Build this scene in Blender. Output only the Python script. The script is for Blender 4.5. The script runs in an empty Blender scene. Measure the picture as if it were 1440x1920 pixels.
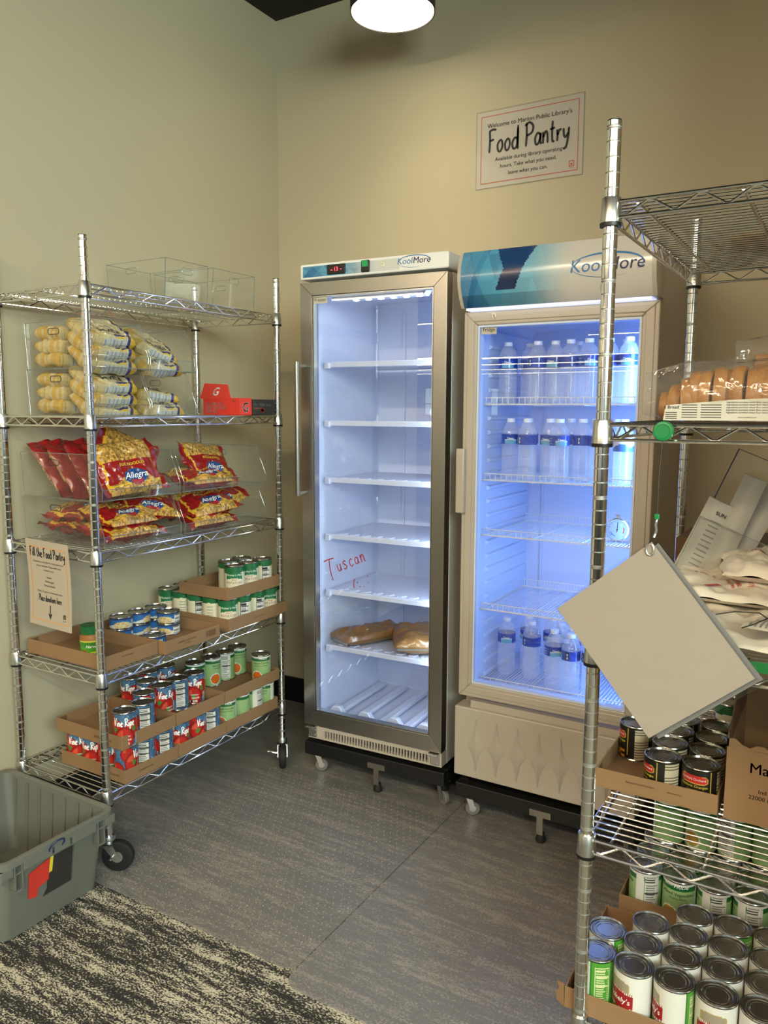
import bpy, math, random
from mathutils import Vector, Matrix, noise
R = math.radians; PI = math.pi
rnd = random.Random(7)
SC = bpy.context.scene; COL = SC.collection

# ---------------------------------------------------------------- camera
cam = bpy.data.cameras.new('camera'); camo = bpy.data.objects.new('camera', cam); COL.objects.link(camo)
CAM = Vector((2.4004, -3.0446, 1.4471))
yw, pt, ro = R(30.8516), R(-7.3774), R(.2082)
fw = Vector((-math.sin(yw)*math.cos(pt), math.cos(yw)*math.cos(pt), math.sin(pt)))
rt = Vector((math.cos(yw), math.sin(yw), 0)); up = rt.cross(fw)
r2 = rt*math.cos(ro)+up*math.sin(ro); u2 = up*math.cos(ro)-rt*math.sin(ro)
m = Matrix((r2, u2, -fw)).transposed().to_4x4(); m.translation = CAM
camo.matrix_world = m
cam.sensor_fit = 'HORIZONTAL'; cam.sensor_width = 36; cam.lens = 1477.64/1440*36
cam.clip_start = .05
SC.camera = camo
SC.cycles.transparent_max_bounces = 40   # bottles stand several clear layers deep

# ---------------------------------------------------------------- world and exposure
w = bpy.data.worlds.new('world'); SC.world = w; w.use_nodes = True
w.node_tree.nodes['Background'].inputs[0].default_value = (.75, .85, .8, 1)
w.node_tree.nodes['Background'].inputs[1].default_value = .3
SC.view_settings.view_transform = 'Standard'; SC.view_settings.look = 'None'
SC.view_settings.exposure = 0.0; SC.view_settings.gamma = 1; SC.view_settings.use_curve_mapping = False

def area(name, loc, tgt, sx, sy, power, col):
    l = bpy.data.lights.new(name, 'AREA'); l.shape = 'RECTANGLE'; l.size = sx; l.size_y = sy
    l.energy = power; l.color = col
    o = bpy.data.objects.new(name, l); COL.objects.link(o); o.location = loc
    o.rotation_euler = (Vector(tgt)-Vector(loc)).to_track_quat('-Z', 'Y').to_euler()
    return o
# daylight from the big windows behind and to the right of the camera
area('daylight_window', (5.0, -4.5, 2.45), (0, -1.3, 1.3), 2.6, 1.3, 285, (.84, 1.0, .90))
# warm hall lighting hanging behind the camera
area('hall_lamp_row', (1.9, -4.6, 3.0), (1.4, 0, .9), 3.6, .10, 106, (1, .80, .54))
area('hall_lamp_row', (.6, -6.8, 3.0), (1.2, 0, 1.2), 5, .10, 60, (1, .80, .56))
area('hall_fill', (1.5, -9.5, 1.8), (1.4, 0, 1.0), 7, 2.4, 22, (1, .95, .85))  # added fill panel without a fixture, lifts the shadows

# ---------------------------------------------------------------- materials
def s2l(c):
    return tuple(((x/12.92) if x <= .04045 else ((x+.055)/1.055)**2.4) for x in c)
def hx(h):
    return s2l(tuple(int(h[i:i+2], 16)/255 for i in (0, 2, 4)))
M = {}
def mat(name, col=(.5, .5, .5), rough=.5, metal=0, emit=None, es=0, spec=.5, coat=0, bump=None, alpha=None, nz=None):
    if isinstance(col, str): col = hx(col)
    mt = bpy.data.materials.new(name); mt.use_nodes = True; nt = mt.node_tree; b = nt.nodes['Principled BSDF']
    b.inputs['Base Color'].default_value = (*col, 1); b.inputs['Roughness'].default_value = rough
    b.inputs['Metallic'].default_value = metal; b.inputs['Specular IOR Level'].default_value = spec
    b.inputs['Coat Weight'].default_value = coat; b.inputs['Coat Roughness'].default_value = .12
    if emit is not None:
        b.inputs['Emission Color'].default_value = (*emit, 1); b.inputs['Emission Strength'].default_value = es
    tc = nt.nodes.new('ShaderNodeTexCoord')
    if nz:   # (scale vec, amount) subtle colour variation of the material itself
        n = nt.nodes.new('ShaderNodeTexNoise'); mp = nt.nodes.new('ShaderNodeMapping'); mp.inputs['Scale'].default_value = nz[0]
        n.inputs['Scale'].default_value = 1; n.inputs['Detail'].default_value = 4
        mx = nt.nodes.new('ShaderNodeMix'); mx.data_type = 'RGBA'
        nt.links.new(tc.outputs['Object'], mp.inputs[0]); nt.links.new(mp.outputs[0], n.inputs[0])
        mx.inputs[6].default_value = (*[c*(1-nz[1]) for c in col], 1); mx.inputs[7].default_value = (*[min(1, c*(1+nz[1])) for c in col], 1)
        nt.links.new(n.outputs[0], mx.inputs[0]); nt.links.new(mx.outputs[2], b.inputs['Base Color'])
    if bump: # (scale vec, strength, distance)
        n = nt.nodes.new('ShaderNodeTexNoise'); mp = nt.nodes.new('ShaderNodeMapping'); mp.inputs['Scale'].default_value = bump[0]
        n.inputs['Scale'].default_value = 1; n.inputs['Detail'].default_value = 3
        bm = nt.nodes.new('ShaderNodeBump'); bm.inputs['Strength'].default_value = bump[1]; bm.inputs['Distance'].default_value = bump[2]
        nt.links.new(tc.outputs['Object'], mp.inputs[0]); nt.links.new(mp.outputs[0], n.inputs[0])
        nt.links.new(n.outputs[0], bm.inputs['Height']); nt.links.new(bm.outputs[0], b.inputs['Normal'])
    M[name] = mt
    return mt
def clear(name, tint=(1, 1, 1), refl=1.0, haze=0.0, hazecol=(1, 1, 1), rough=.02, ior=1.45, bump=None):
    mt = bpy.data.materials.new(name); mt.use_nodes = True; nt = mt.node_tree
    for n in list(nt.nodes):
        if n.type != 'OUTPUT_MATERIAL': nt.nodes.remove(n)
    out = [n for n in nt.nodes][0]
    tr = nt.nodes.new('ShaderNodeBsdfTransparent'); tr.inputs[0].default_value = (*tint, 1)
    gl = nt.nodes.new('ShaderNodeBsdfGlossy'); gl.inputs['Roughness'].default_value = rough
    gl.inputs[0].default_value = (1, 1, 1, 1)
    lw = nt.nodes.new('ShaderNodeLayerWeight'); lw.inputs[0].default_value = .5; fr = lw
    pw = nt.nodes.new('ShaderNodeMath'); pw.operation = 'POWER'; pw.inputs[1].default_value = 5; nt.links.new(lw.outputs['Facing'], pw.inputs[0])
    f0 = ((ior-1)/(ior+1))**2; ma = nt.nodes.new('ShaderNodeMath'); ma.operation = 'MULTIPLY_ADD'; ma.inputs[1].default_value = 1-f0; ma.inputs[2].default_value = f0
    nt.links.new(pw.outputs[0], ma.inputs[0])
    mu = nt.nodes.new('ShaderNodeMath'); mu.operation = 'MULTIPLY'; mu.inputs[1].default_value = refl; mu.use_clamp = True
    nt.links.new(ma.outputs[0], mu.inputs[0])
    mx = nt.nodes.new('ShaderNodeMixShader'); base = tr
    if haze > 0:
        df = nt.nodes.new('ShaderNodeBsdfDiffuse'); df.inputs[0].default_value = (*hazecol, 1)
        tl = nt.nodes.new('ShaderNodeBsdfTranslucent'); tl.inputs[0].default_value = (*hazecol, 1)
        ad = nt.nodes.new('ShaderNodeMixShader'); ad.inputs[0].default_value = .4
        nt.links.new(df.outputs[0], ad.inputs[1]); nt.links.new(tl.outputs[0], ad.inputs[2])
        m2 = nt.nodes.new('ShaderNodeMixShader'); m2.inputs[0].default_value = haze
        nt.links.new(tr.outputs[0], m2.inputs[1]); nt.links.new(ad.outputs[0], m2.inputs[2]); base = m2
    nt.links.new(mu.outputs[0], mx.inputs[0]); nt.links.new(base.outputs[0], mx.inputs[1]); nt.links.new(gl.outputs[0], mx.inputs[2])
    if bump:
        tc = nt.nodes.new('ShaderNodeTexCoord'); n = nt.nodes.new('ShaderNodeTexNoise'); mp = nt.nodes.new('ShaderNodeMapping')
        mp.inputs['Scale'].default_value = bump[0]; n.inputs['Scale'].default_value = 1
        bm = nt.nodes.new('ShaderNodeBump'); bm.inputs['Strength'].default_value = bump[1]; bm.inputs['Distance'].default_value = bump[2]
        nt.links.new(tc.outputs['Object'], mp.inputs[0]); nt.links.new(mp.outputs[0], n.inputs[0])
        nt.links.new(n.outputs[0], bm.inputs['Height']); nt.links.new(bm.outputs[0], gl.inputs['Normal']); nt.links.new(bm.outputs[0], lw.inputs['Normal'])
    nt.links.new(mx.outputs[0], out.inputs[0])
    M[name] = mt
def paintmat(name, rough=.4, coat=0, bump=None):
    mt = mat(name, (.8, .8, .8), rough, coat=coat, bump=bump); nt = mt.node_tree
    a = nt.nodes.new('ShaderNodeAttribute'); a.attribute_name = 'Col'
    nt.links.new(a.outputs['Color'], nt.nodes['Principled BSDF'].inputs['Base Color'])
mat('wall_paint', 'b3a98f', .62, bump=((240, 240, 240), .12, .002), nz=((1.2, 1.2, 1.2), .02))
mat('ceiling_black', '1a1917', .9)
mat('baseboard_black', '0c0c0b', .5)
mat('chrome', (.80, .80, .78), .13, 1)
mat('chrome_dull', (.62, .62, .60), .28, 1)
mat('groove', (.42, .41, .38), .55, .8)  # duller grey in the post grooves, imitates their contrasting reflections
mat('zinc', (.6, .6, .6), .35, 1)
mat('black_plastic', '0d0d0d', .45)
mat('rubber', '121212', .7)
mat('grey_rubber', '6a6764', .6)
mat('cream_enamel', 'b5ab9d', .32)
mat('white_enamel', 'e4e4e2', .35)
mat('liner_white', 'c2cae2', .4)
mat('liner_blue', 'c9d6f2', .4)
mat('steel', (.40, .385, .35), .30, 1, bump=((6, 6, 900), .1, .0006))
mat('steel_v', (.36, .345, .315), .30, 1, bump=((900, 900, 6), .1, .0006))
mat('cardboard', '8a6a49', .85, nz=((9, 9, 9), .08), bump=((300, 300, 40), .1, .0006))
mat('cardboard_dark', '5f452c', .9)
mat('ink', '17161a', .6); mat('navy_ink', '202a58', .5); mat('red_ink', 'b02722', .5); mat('white_ink', 'f2f2ee', .5)
mat('yellow_ink', 'e8cf3c', .5); mat('marker_red', 'a01822', .4); mat('sign_green', '93a08c', .6); mat('orange_ink', 'b5553a', .5); mat('brown_ink', '8c2f22', .5)
mat('grey_ink', '77736c', .6); mat('orange_line', 'd58b3a', .6); mat('blue_ink', '2f6fa8', .5); mat('card_ink', '5b4028', .8)
mat('paper', 'a79a89', .8); mat('paper_lam', 'cfc9ba', .35, coat=.8); mat('paper_white', 'bdb6a6', .7)
mat('newsprint', 'aaa69c', .9)
mat('lid', (.46, .46, .45), .24, 1)
mat('lid_dark', (.30, .30, .26), .25, 1)
mat('green_plastic', '17713a', .35); mat('green_cap', '1c6b35', .4); mat('tote_grey', '6b6c64', .55, nz=((3, 3, 3), .05))
mat('red_card', 'd2382c', .5); mat('dark_card', '302d2c', .5)
mat('peanut', 'a5692f', .5); mat('thermo_white', '8d9098', .4)
mat('crust', '99682f', .6, nz=((45, 45, 45), .38), bump=((90, 90, 90), .3, .002))
mat('crumb', 'dcae6e', .7)
mat('plasticbag', 'd8cdbb', .35, nz=((8, 8, 8), .04), bump=((40, 40, 40), .5, .004))
mat('cord_black', '111111', .5); mat('lamp_metal', '2b2723', .5)
mat('lamp_glow', (1, .9, .7), .5, emit=(1, .86, .60), es=9)
mat('tube_glow', (1, .9, .7), .5, emit=(1, .80, .5), es=34)
mat('led_cool', (1, 1, 1), .5, emit=(.72, .86, 1), es=1.3)
mat('bar_edge_glow', (1, 1, 1), .5, emit=(1, .9, .72), es=1.6); mat('led_spot', (1, 1, 1), .5, emit=(.86, .93, 1), es=14)
mat('glow_gap', (1, 1, 1), .5, emit=(.6, .68, 1), es=.9)
mat('led_blue', (1, 1, 1), .5, emit=(.42, .58, 1), es=1.1)
mat('window_glow', (.8, .9, .85), .5, emit=(.80, 1, .86), es=2.2)
mat('led_red', (.2, 0, 0), .5, emit=(1, .05, .08), es=4)
mat('switch_green', '0e5a24', .3, emit=(.05, .7, .2), es=.35)
mat('frozen_brown', '7a5524', .35, coat=.6, nz=((22, 22, 22), .35), bump=((30, 30, 30), .4, .004))
clear('door_glass', (.985, .99, 1), 1.1, 0, rough=.008, ior=1.5)
clear('acrylic', (.975, .98, .975), .7, .012, (.9, .95, .93), ior=1.4)
clear('acrylic_edge', (.62, .66, .64), 1.5, .2, (.75, .8, .78))
clear('film', (.98, .97, .95), 1.5, .05, (.95, .93, .9), rough=.10, bump=((30, 30, 30), 1, .012))
clear('laminate', (.95, .95, .96), 1.2, .0, rough=.06)
clear('pet', (.99, .995, 1), 1.1, .22, (.95, .98, 1), rough=.08, bump=((40, 40, 160), .5, .003))
clear('water', (.99, .995, 1), .35, .0, (.8, .9, 1), rough=.05, ior=1.33, bump=((30, 30, 90), .6, .004))
paintmat('print', .38); paintmat('print_gloss', .22, .5)
paintmat('print_bag', .25, .6, bump=((28, 28, 28), .8, .006))
mat('cap_white', 'dfe6f4', .4)
# carpet: charcoal loop pile with pale flecks drawn out along x
def carpet():
    mt = mat('carpet', (.1, .1, .1), .95); nt = mt.node_tree; b = nt.nodes['Principled BSDF']; L = nt.links.new
    tc = nt.nodes.new('ShaderNodeTexCoord')
    def nz(sc, det=2):
        mp = nt.nodes.new('ShaderNodeMapping'); mp.inputs['Scale'].default_value = sc; n = nt.nodes.new('ShaderNodeTexNoise')
        n.inputs['Scale'].default_value = 1; n.inputs['Detail'].default_value = det
        L(tc.outputs['Object'], mp.inputs[0]); L(mp.outputs[0], n.inputs[0]); return n.outputs[0]
    def op(o, a, b_):
        q = nt.nodes.new('ShaderNodeMath'); q.operation = o
        for i, v in enumerate((a, b_)):
            if isinstance(v, float): q.inputs[i].default_value = v
            else: L(v, q.inputs[i])
        return q.outputs[0]
    streak = nz((2.2, 21, 1), 3); fleck = nz((150, 260, 150), 2); mid = nz((16, 75, 10), 3)
    v = op('ADD', op('MULTIPLY', streak, .95), op('ADD', op('MULTIPLY', fleck, 1.25), op('MULTIPLY', mid, .75)))
    cr = nt.nodes.new('ShaderNodeValToRGB'); e = cr.color_ramp
    e.elements[0].position = .475; e.elements[0].color = (*hx('262523'), 1); e.elements[1].position = .56; e.elements[1].color = (*hx('c9c0aa'), 1)
    k = e.elements.new(.51); k.color = (*hx('55524b'), 1)
    L(op('DIVIDE', v, 2.95), cr.inputs[0]); L(cr.outputs[0], b.inputs['Base Color'])
    bm = nt.nodes.new('ShaderNodeBump'); bm.inputs['Strength'].default_value = .6; bm.inputs['Distance'].default_value = .003
    L(fleck, bm.inputs['Height']); L(bm.outputs[0], b.inputs['Normal'])
carpet()
def matplastic():
    mt = bpy.data.materials.new('mat_vinyl'); mt.use_nodes = True; nt = mt.node_tree; L = nt.links.new
    for n in list(nt.nodes):
        if n.type != 'OUTPUT_MATERIAL': nt.nodes.remove(n)
    out = list(nt.nodes)[0]
    tr = nt.nodes.new('ShaderNodeBsdfTransparent'); tr.inputs[0].default_value = (.93, .92, .91, 1)
    df = nt.nodes.new('ShaderNodeBsdfDiffuse'); df.inputs[0].default_value = (*hx('b5b2b0'), 1)
    gl = nt.nodes.new('ShaderNodeBsdfGlossy'); gl.inputs['Roughness'].default_value = .34
    m1 = nt.nodes.new('ShaderNodeMixShader'); m1.inputs[0].default_value = .25
    L(tr.outputs[0], m1.inputs[1]); L(df.outputs[0], m1.inputs[2])
    lw = nt.nodes.new('ShaderNodeLayerWeight'); lw.inputs[0].default_value = .5
    pw = nt.nodes.new('ShaderNodeMath'); pw.operation = 'POWER'; pw.inputs[1].default_value = 4.5; L(lw.outputs['Facing'], pw.inputs[0])
    fr = nt.nodes.new('ShaderNodeMath'); fr.operation = 'MULTIPLY_ADD'; fr.inputs[1].default_value = .95; fr.inputs[2].default_value = .05; L(pw.outputs[0], fr.inputs[0])
    m2 = nt.nodes.new('ShaderNodeMixShader'); L(fr.outputs[0], m2.inputs[0]); L(m1.outputs[0], m2.inputs[1]); L(gl.outputs[0], m2.inputs[2])
    tc = nt.nodes.new('ShaderNodeTexCoord'); n = nt.nodes.new('ShaderNodeTexNoise'); n.inputs['Scale'].default_value = 45
    bm = nt.nodes.new('ShaderNodeBump'); bm.inputs['Strength'].default_value = .35; bm.inputs['Distance'].default_value = .004
    L(tc.outputs['Object'], n.inputs[0]); L(n.outputs[0], bm.inputs['Height']); L(bm.outputs[0], gl.inputs['Normal'])
    L(m2.outputs[0], out.inputs[0]); M['mat_vinyl'] = mt
matplastic()
mat('cleat', 'b9b6ae', .35)

# ---------------------------------------------------------------- mesh builder
class MB:
    def __init__(s): s.v = []; s.f = []; s.c = []
    def add(s, vs, fs, col=None):
        n = len(s.v); s.v += [tuple(p) for p in vs]; s.f += [tuple(i+n for i in q) for q in fs]
        s.c += [col]*len(fs); return s
    def box(s, x0, x1, y0, y1, z0, z1, T=None):
        vs = [Vector((x, y, z)) for z in (z0, z1) for y in (y0, y1) for x in (x0, x1)]
        if T: vs = [T @ p for p in vs]
        return s.add(vs, [(0, 2, 3, 1), (4, 5, 7, 6), (0, 1, 5, 4), (2, 6, 7, 3), (0, 4, 6, 2), (1, 3, 7, 5)])
    def tube(s, pts, r, n=6, closed=False, cap=True):
        pts = [Vector(p) for p in pts]; vs = []; N = len(pts); prev = None
        for i, p in enumerate(pts):
            if closed: d = pts[(i+1) % N]-pts[i-1]
            else: d = pts[min(i+1, N-1)]-pts[max(i-1, 0)]
            d.normalize()
            if prev is None:
                a = Vector((0, 0, 1)) if abs(d.z) < .9 else Vector((1, 0, 0)); x = d.cross(a).normalized()
            else:
                x = (prev-d*prev.dot(d)).normalized()
            prev = x; y = d.cross(x)
            for k in range(n):
                t = 2*PI*k/n; vs.append(p+(x*math.cos(t)+y*math.sin(t))*r)
        fs = []
        for i in range(N if closed else N-1):
            for k in range(n):
                a = i*n+k; b_ = i*n+(k+1) % n; j = ((i+1) % N)*n
                fs.append((a, b_, j+(k+1) % n, j+k))
        if cap and not closed:
            fs.append(tuple(range(n-1, -1, -1))); fs.append(tuple((N-1)*n+k for k in range(n)))
        return s.add(vs, fs)
    def lathe(s, prof, n=24, T=None, a0=0, a1=2*PI, cap=True):
        full = abs(a1-a0-2*PI) < 1e-6; m_ = n if full else n+1; vs = []
        for r, z in prof:
            for k in range(m_):
                t = a0+(a1-a0)*k/n; p = Vector((r*math.cos(t), r*math.sin(t), z)); vs.append(T @ p if T else p)
        fs = []
        for i in range(len(prof)-1):
            for k in range(n):
                a = i*m_+k; b_ = i*m_+(k+1) % m_
                fs.append((a, b_, b_+m_, a+m_))
        if cap and full:
            if prof[0][0] > 1e-5: fs.append(tuple(range(m_-1, -1, -1)))
            if prof[-1][0] > 1e-5: fs.append(tuple((len(prof)-1)*m_+k for k in range(m_)))
        return s.add(vs, fs)
    def prism(s, poly, fn0, fn1):    # poly of 2D points, fn0/fn1 map to the two faces
        n = len(poly); vs = [fn0(*p) for p in poly]+[fn1(*p) for p in poly]
        fs = [tuple(range(n-1, -1, -1)), tuple(range(n, 2*n))]+[(i, (i+1) % n, n+(i+1) % n, n+i) for i in range(n)]
        return s.add(vs, fs)
    def grid(s, fn, nu, nv, paint=None):
        vs = [fn(i/nu, j/nv) for j in range(nv+1) for i in range(nu+1)]
        base = len(s.v); s.v += [tuple(p) for p in vs]
        for j in range(nv):
            for i in range(nu):
                a = base+j*(nu+1)+i; s.f.append((a, a+1, a+nu+2, a+nu+1))
                s.c.append(paint((i+.5)/nu, (j+.5)/nv) if paint else None)
        return s
    def mesh(s, name, m_, smooth=True, auto=35):
        me = bpy.data.meshes.new(name); me.from_pydata(s.v, [], s.f); me.materials.append(M[m_] if isinstance(m_, str) else m_)
        if any(c is not None for c in s.c):
            at = me.color_attributes.new('Col', 'FLOAT_COLOR', 'CORNER'); buf = []
            for f_, c in zip(s.f, s.c): buf += [*[q*.80 for q in (c or (.5, .5, .5))], 1.0]*len(f_)
            at.data.foreach_set('color', buf)
        me.validate()
        if smooth:
            me.polygons.foreach_set('use_smooth', [True]*len(me.polygons))
            try: me.set_sharp_from_angle(angle=R(auto))
            except Exception: pass
        me.update(); return me
    def build(s, name, m_, parent=None, smooth=True, bevel=0, auto=35, loc=None, rz=None):
        o = bpy.data.objects.new(name, s.mesh(name, m_, smooth, auto)); COL.objects.link(o)
        if parent: o.parent = parent
        if bevel:
            b = o.modifiers.new('bevel', 'BEVEL'); b.width = bevel; b.segments = 2; b.limit_method = 'ANGLE'; b.angle_limit = R(40)
        if loc: o.location = loc
        if rz: o.rotation_euler = (0, 0, rz)
        return o
def tag(o, label=None, cat=None, group=None, kind=None):
    if label: o['label'] = label
    if cat: o['category'] = cat
    if group: o['group'] = group
    if kind: o['kind'] = kind
    return o
def empty(name, loc, rz=0, label=None, cat=None, group=None):
    o = bpy.data.objects.new(name, None); COL.objects.link(o); o.location = loc; o.rotation_euler = (0, 0, rz)
    o.empty_display_size = .05
    return tag(o, label, cat, group)
def kids(o): return KIDS.get(o.name) or [c for c in o.children]
KIDS = {}
def copy_tree(o, parent=None):
    c = o.copy(); COL.objects.link(c); c.parent = parent
    for ch in list(o.children): copy_tree(ch, c)
    return c
def new_obj(name, me, parent=None):
    o = bpy.data.objects.new(name, me); COL.objects.link(o); o.parent = parent; return o

# ---------------------------------------------------------------- lettering
_tc = {}
def text2d(s, size, bold=0.0, shear=0.0, align='CENTER', spacing=1.0):
    key = (s, bold, shear, align, spacing)
    if key not in _tc:
        cu = bpy.data.curves.new('t', 'FONT'); cu.body = s; cu.size = 1; cu.align_x = align;  cu.shear = shear
        cu.resolution_u = 3; cu.space_character = spacing; cu.fill_mode = 'FRONT'
        ob = bpy.data.objects.new('t', cu); COL.objects.link(ob)
        me = bpy.data.meshes.new_from_object(ob)
        v0 = [(v.co.x, v.co.y) for v in me.vertices]; f0 = [tuple(p.vertices) for p in me.polygons]; vv, ff = [], []; d = bold*.34
        for dx, dy in (((0, 0),) if bold < .002 else ((d, 0), (-d, 0), (0, d*.6), (0, -d*.6))):
            n = len(vv); vv += [(x+dx, y+dy) for x, y in v0]; ff += [tuple(i+n for i in q) for q in f0]
        _tc[key] = (vv, ff)
        bpy.data.objects.remove(ob); bpy.data.curves.remove(cu); bpy.data.meshes.remove(me)
    v, f = _tc[key]
    return [(x*size, y*size) for x, y in v], f
G = {   # handwriting strokes: (advance, polylines), x height .5, ascender 1
 'F': (.55, [[(.08, 0), (.12, .5), (.1, .95)], [(.05, .93), (.3, 1), (.55, .97)], [(.1, .52), (.4, .56)]]),
 'P': (.6, [[(.1, 0), (.14, .5), (.12, 1)], [(.02, .9), (.3, 1.02), (.55, .85), (.5, .6), (.3, .5), (.12, .48)]]),
 'T': (.6, [[(.0, .9), (.3, .97), (.62, 1)], [(.34, .98), (.3, .5), (.36, 0)]]),
 'V': (.6, [[(.0, .95), (.1, .9), (.22, .05), (.4, .5), (.6, 1.0), (.68, .95)]]),
 'R': (.62, [[(.1, 0), (.14, .5), (.12, 1)], [(.0, .85), (.3, 1.02), (.52, .85), (.42, .6), (.14, .5), (.35, .3), (.62, 0)]]),
 'S': (.55, [[(.52, .85), (.35, 1), (.15, .85), (.2, .62), (.45, .45), (.5, .2), (.3, 0), (.05, .12)]]),
 'A': (.65, [[(.0, .0), (.2, .5), (.38, 1.0), (.45, .5), (.55, 0)], [(.1, .38), (.5, .42)]]),
 'a': (.46, [[(.38, .42), (.22, .5), (.06, .3), (.1, .05), (.25, .03), (.38, .25), (.4, .48), (.4, .15), (.46, .0)]]),
 'c': (.4, [[(.36, .42), (.22, .5), (.06, .3), (.1, .05), (.24, 0), (.38, .1)]]),
 'd': (.48, [[(.38, .4), (.22, .48), (.06, .28), (.1, .05), (.25, .02), (.38, .2), (.42, 1.0)], [(.42, .9), (.42, .1), (.48, 0)]]),
 'e': (.42, [[(.06, .25), (.3, .3), (.36, .42), (.22, .5), (.07, .3), (.12, .05), (.25, 0), (.4, .1)]]),
 'g': (.46, [[(.38, .42), (.22, .5), (.06, .3), (.12, .08), (.28, .08), (.4, .48), (.38, -.2), (.2, -.35), (.05, -.2)]]),
 'h': (.48, [[(.1, 1), (.08, .5), (.08, 0)], [(.08, .25), (.22, .5), (.36, .4), (.38, 0)]]),
 'i': (.22, [[(.1, .48), (.09, .2), (.13, 0)], [(.11, .68), (.13, .74)]]),
 'l': (.22, [[(.12, 1), (.08, .5), (.12, 0)]]),
 'm': (.66, [[(.06, .5), (.07, 0)], [(.07, .3), (.2, .5), (.3, .4), (.32, 0)], [(.32, .3), (.46, .5), (.56, .4), (.58, 0)]]),
 'n': (.46, [[(.06, .5), (.08, .2), (.07, 0)], [(.08, .25), (.22, .5), (.34, .4), (.37, 0)]]),
 'o': (.46, [[(.22, .5), (.06, .3), (.1, .05), (.25, 0), (.38, .2), (.34, .44), (.2, .5)]]),
 'p': (.48, [[(.08, .5), (.08, 0), (.05, -.38)], [(.08, .3), (.24, .5), (.4, .35), (.34, .08), (.1, .05)]]),
 'r': (.36, [[(.06, .5), (.09, .25), (.08, 0)], [(.09, .25), (.2, .46), (.34, .46)]]),
 's': (.38, [[(.34, .44), (.18, .5), (.08, .38), (.2, .26), (.32, .14), (.2, 0), (.03, .06)]]),
 't': (.36, [[(.16, .9), (.14, .4), (.18, .04), (.3, .05)], [(.0, .55), (.32, .6)]]),
 'u': (.46, [[(.06, .5), (.06, .15), (.18, 0), (.34, .15), (.38, .5), (.38, .1), (.44, 0)]]),
 'v': (.42, [[(.04, .5), (.18, 0), (.38, .5)]]),
 'y': (.46, [[(.06, .5), (.1, .2), (.22, .12), (.36, .3)], [(.4, .52), (.36, .1), (.24, -.3), (.05, -.35)]]),
 ' ': (.3, []), '(': (.3, [[(.25, 1), (.08, .6), (.1, .2), (.2, 0)]]), '-': (.2, [[(0, .3), (.12, .3)]]), "'": (.12, [[(.05, 1), (.04, .85)]]),
}
def hand2d(s, size, wt=.07, wid=1.0, slant=0.0):
    out = MB(); x = 0; P = []
    for ch in s:
        adv, pl = G[ch]
        for q in pl: P.append([((x+a*wid+b*slant), b) for a, b in q])
        x += adv*wid+.03
    tot = x
    for q in P:
        pts = []
        for i in range(len(q)-1):
            p0, p1, p2, p3 = q[max(i-1, 0)], q[i], q[i+1], q[min(i+2, len(q)-1)]
            for k in range(4):
                t = k/4
                pts.append(tuple(.5*((2*b)+(-a+c)*t+(2*a-5*b+4*c-d)*t*t+(-a+3*b-3*c+d)*t**3) for a, b, c, d in zip(p0, p1, p2, p3)))
        pts.append(q[-1])
        vs = []; n = len(pts)
        for i, p in enumerate(pts):
            a = pts[max(i-1, 0)]; b = pts[min(i+1, n-1)]; dx, dy = b[0]-a[0], b[1]-a[1]; l = math.hypot(dx, dy) or 1
            h = wt/2*(1 if 0 < i < n-1 else .7); nx, ny = -dy/l*h, dx/l*h
            vs += [(p[0]+nx, p[1]+ny, 0), (p[0]-nx, p[1]-ny, 0)]
        out.add(vs, [(2*i+1, 2*i+3, 2*i+2, 2*i) for i in range(n-1)])
    return [((a-tot/2)*size, b*size) for a, b, _ in out.v], out.f
def put2d(mb, t, fn, dx=0, dy=0, rot=0):
    v, f = t; c, s_ = math.cos(rot), math.sin(rot)
    mb.add([fn(x*c-y*s_+dx, x*s_+y*c+dy) for x, y in v], f); return mb
def rect2d(x0, x1, y0, y1): return ([(x0, y0), (x1, y0), (x1, y1), (x0, y1)], [(0, 1, 2, 3)])
def frame2d(x0, x1, y0, y1, w_):
    a = [(x0, y0), (x1, y0), (x1, y1), (x0, y1)]; b = [(x0+w_, y0+w_), (x1-w_, y0+w_), (x1-w_, y1-w_), (x0+w_, y1-w_)]
    return (a+b, [(i, (i+1) % 4, 4+(i+1) % 4, 4+i) for i in range(4)])
def poly2d(p): return (p, [tuple(range(len(p)))])
def ellipse2d(rx, ry, n=28, cx=0, cy=0): return poly2d([(cx+rx*math.cos(2*PI*k/n), cy+ry*math.sin(2*PI*k/n)) for k in range(n)])
def lens2d(rx, ry, w0, w1, a0, a1, n=24):   # tapering elliptical swoosh
    v = []
    for k in range(n+1):
        t = a0+(a1-a0)*k/n; h = w0+(w1-w0)*math.sin(PI*k/n)
        v += [((rx-h)*math.cos(t), (ry-h)*math.sin(t)), ((rx+h)*math.cos(t), (ry+h)*math.sin(t))]
    return (v, [(2*i, 2*i+1, 2*i+3, 2*i+2) for i in range(n)])

# ================================================================ SETTING
ZC = -.006
def struct(name, mb, m_, **k): o = mb.build(name, m_, **k); o['kind'] = 'structure'; return o
struct('floor', MB().box(-26, 26, -31, .1, ZC-.05, ZC), 'carpet', smooth=False)
struct('wall_back', MB().box(-.15, 2.87, 0, .12, ZC, 3.25), 'wall_paint', smooth=False)
struct('wall_left', MB().box(-.15, 0, -3.1, 0, ZC, 3.25), 'wall_paint', smooth=False)
struct('wall_right', MB().box(2.72, 2.87, -1.95, 0, ZC, 3.25), 'wall_paint', smooth=False)
struct('wall_far', MB().box(-26, 26, -31.1, -31, ZC, 3.25), 'wall_paint', smooth=False)
struct('ceiling', MB().box(-26, 26, -31.1, .12, 3.2, 3.3), 'ceiling_black', smooth=False)
struct('baseboard_back', MB().box(.012, 2.72, -.012, 0, ZC, .118), 'baseboard_black', smooth=False)
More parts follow.
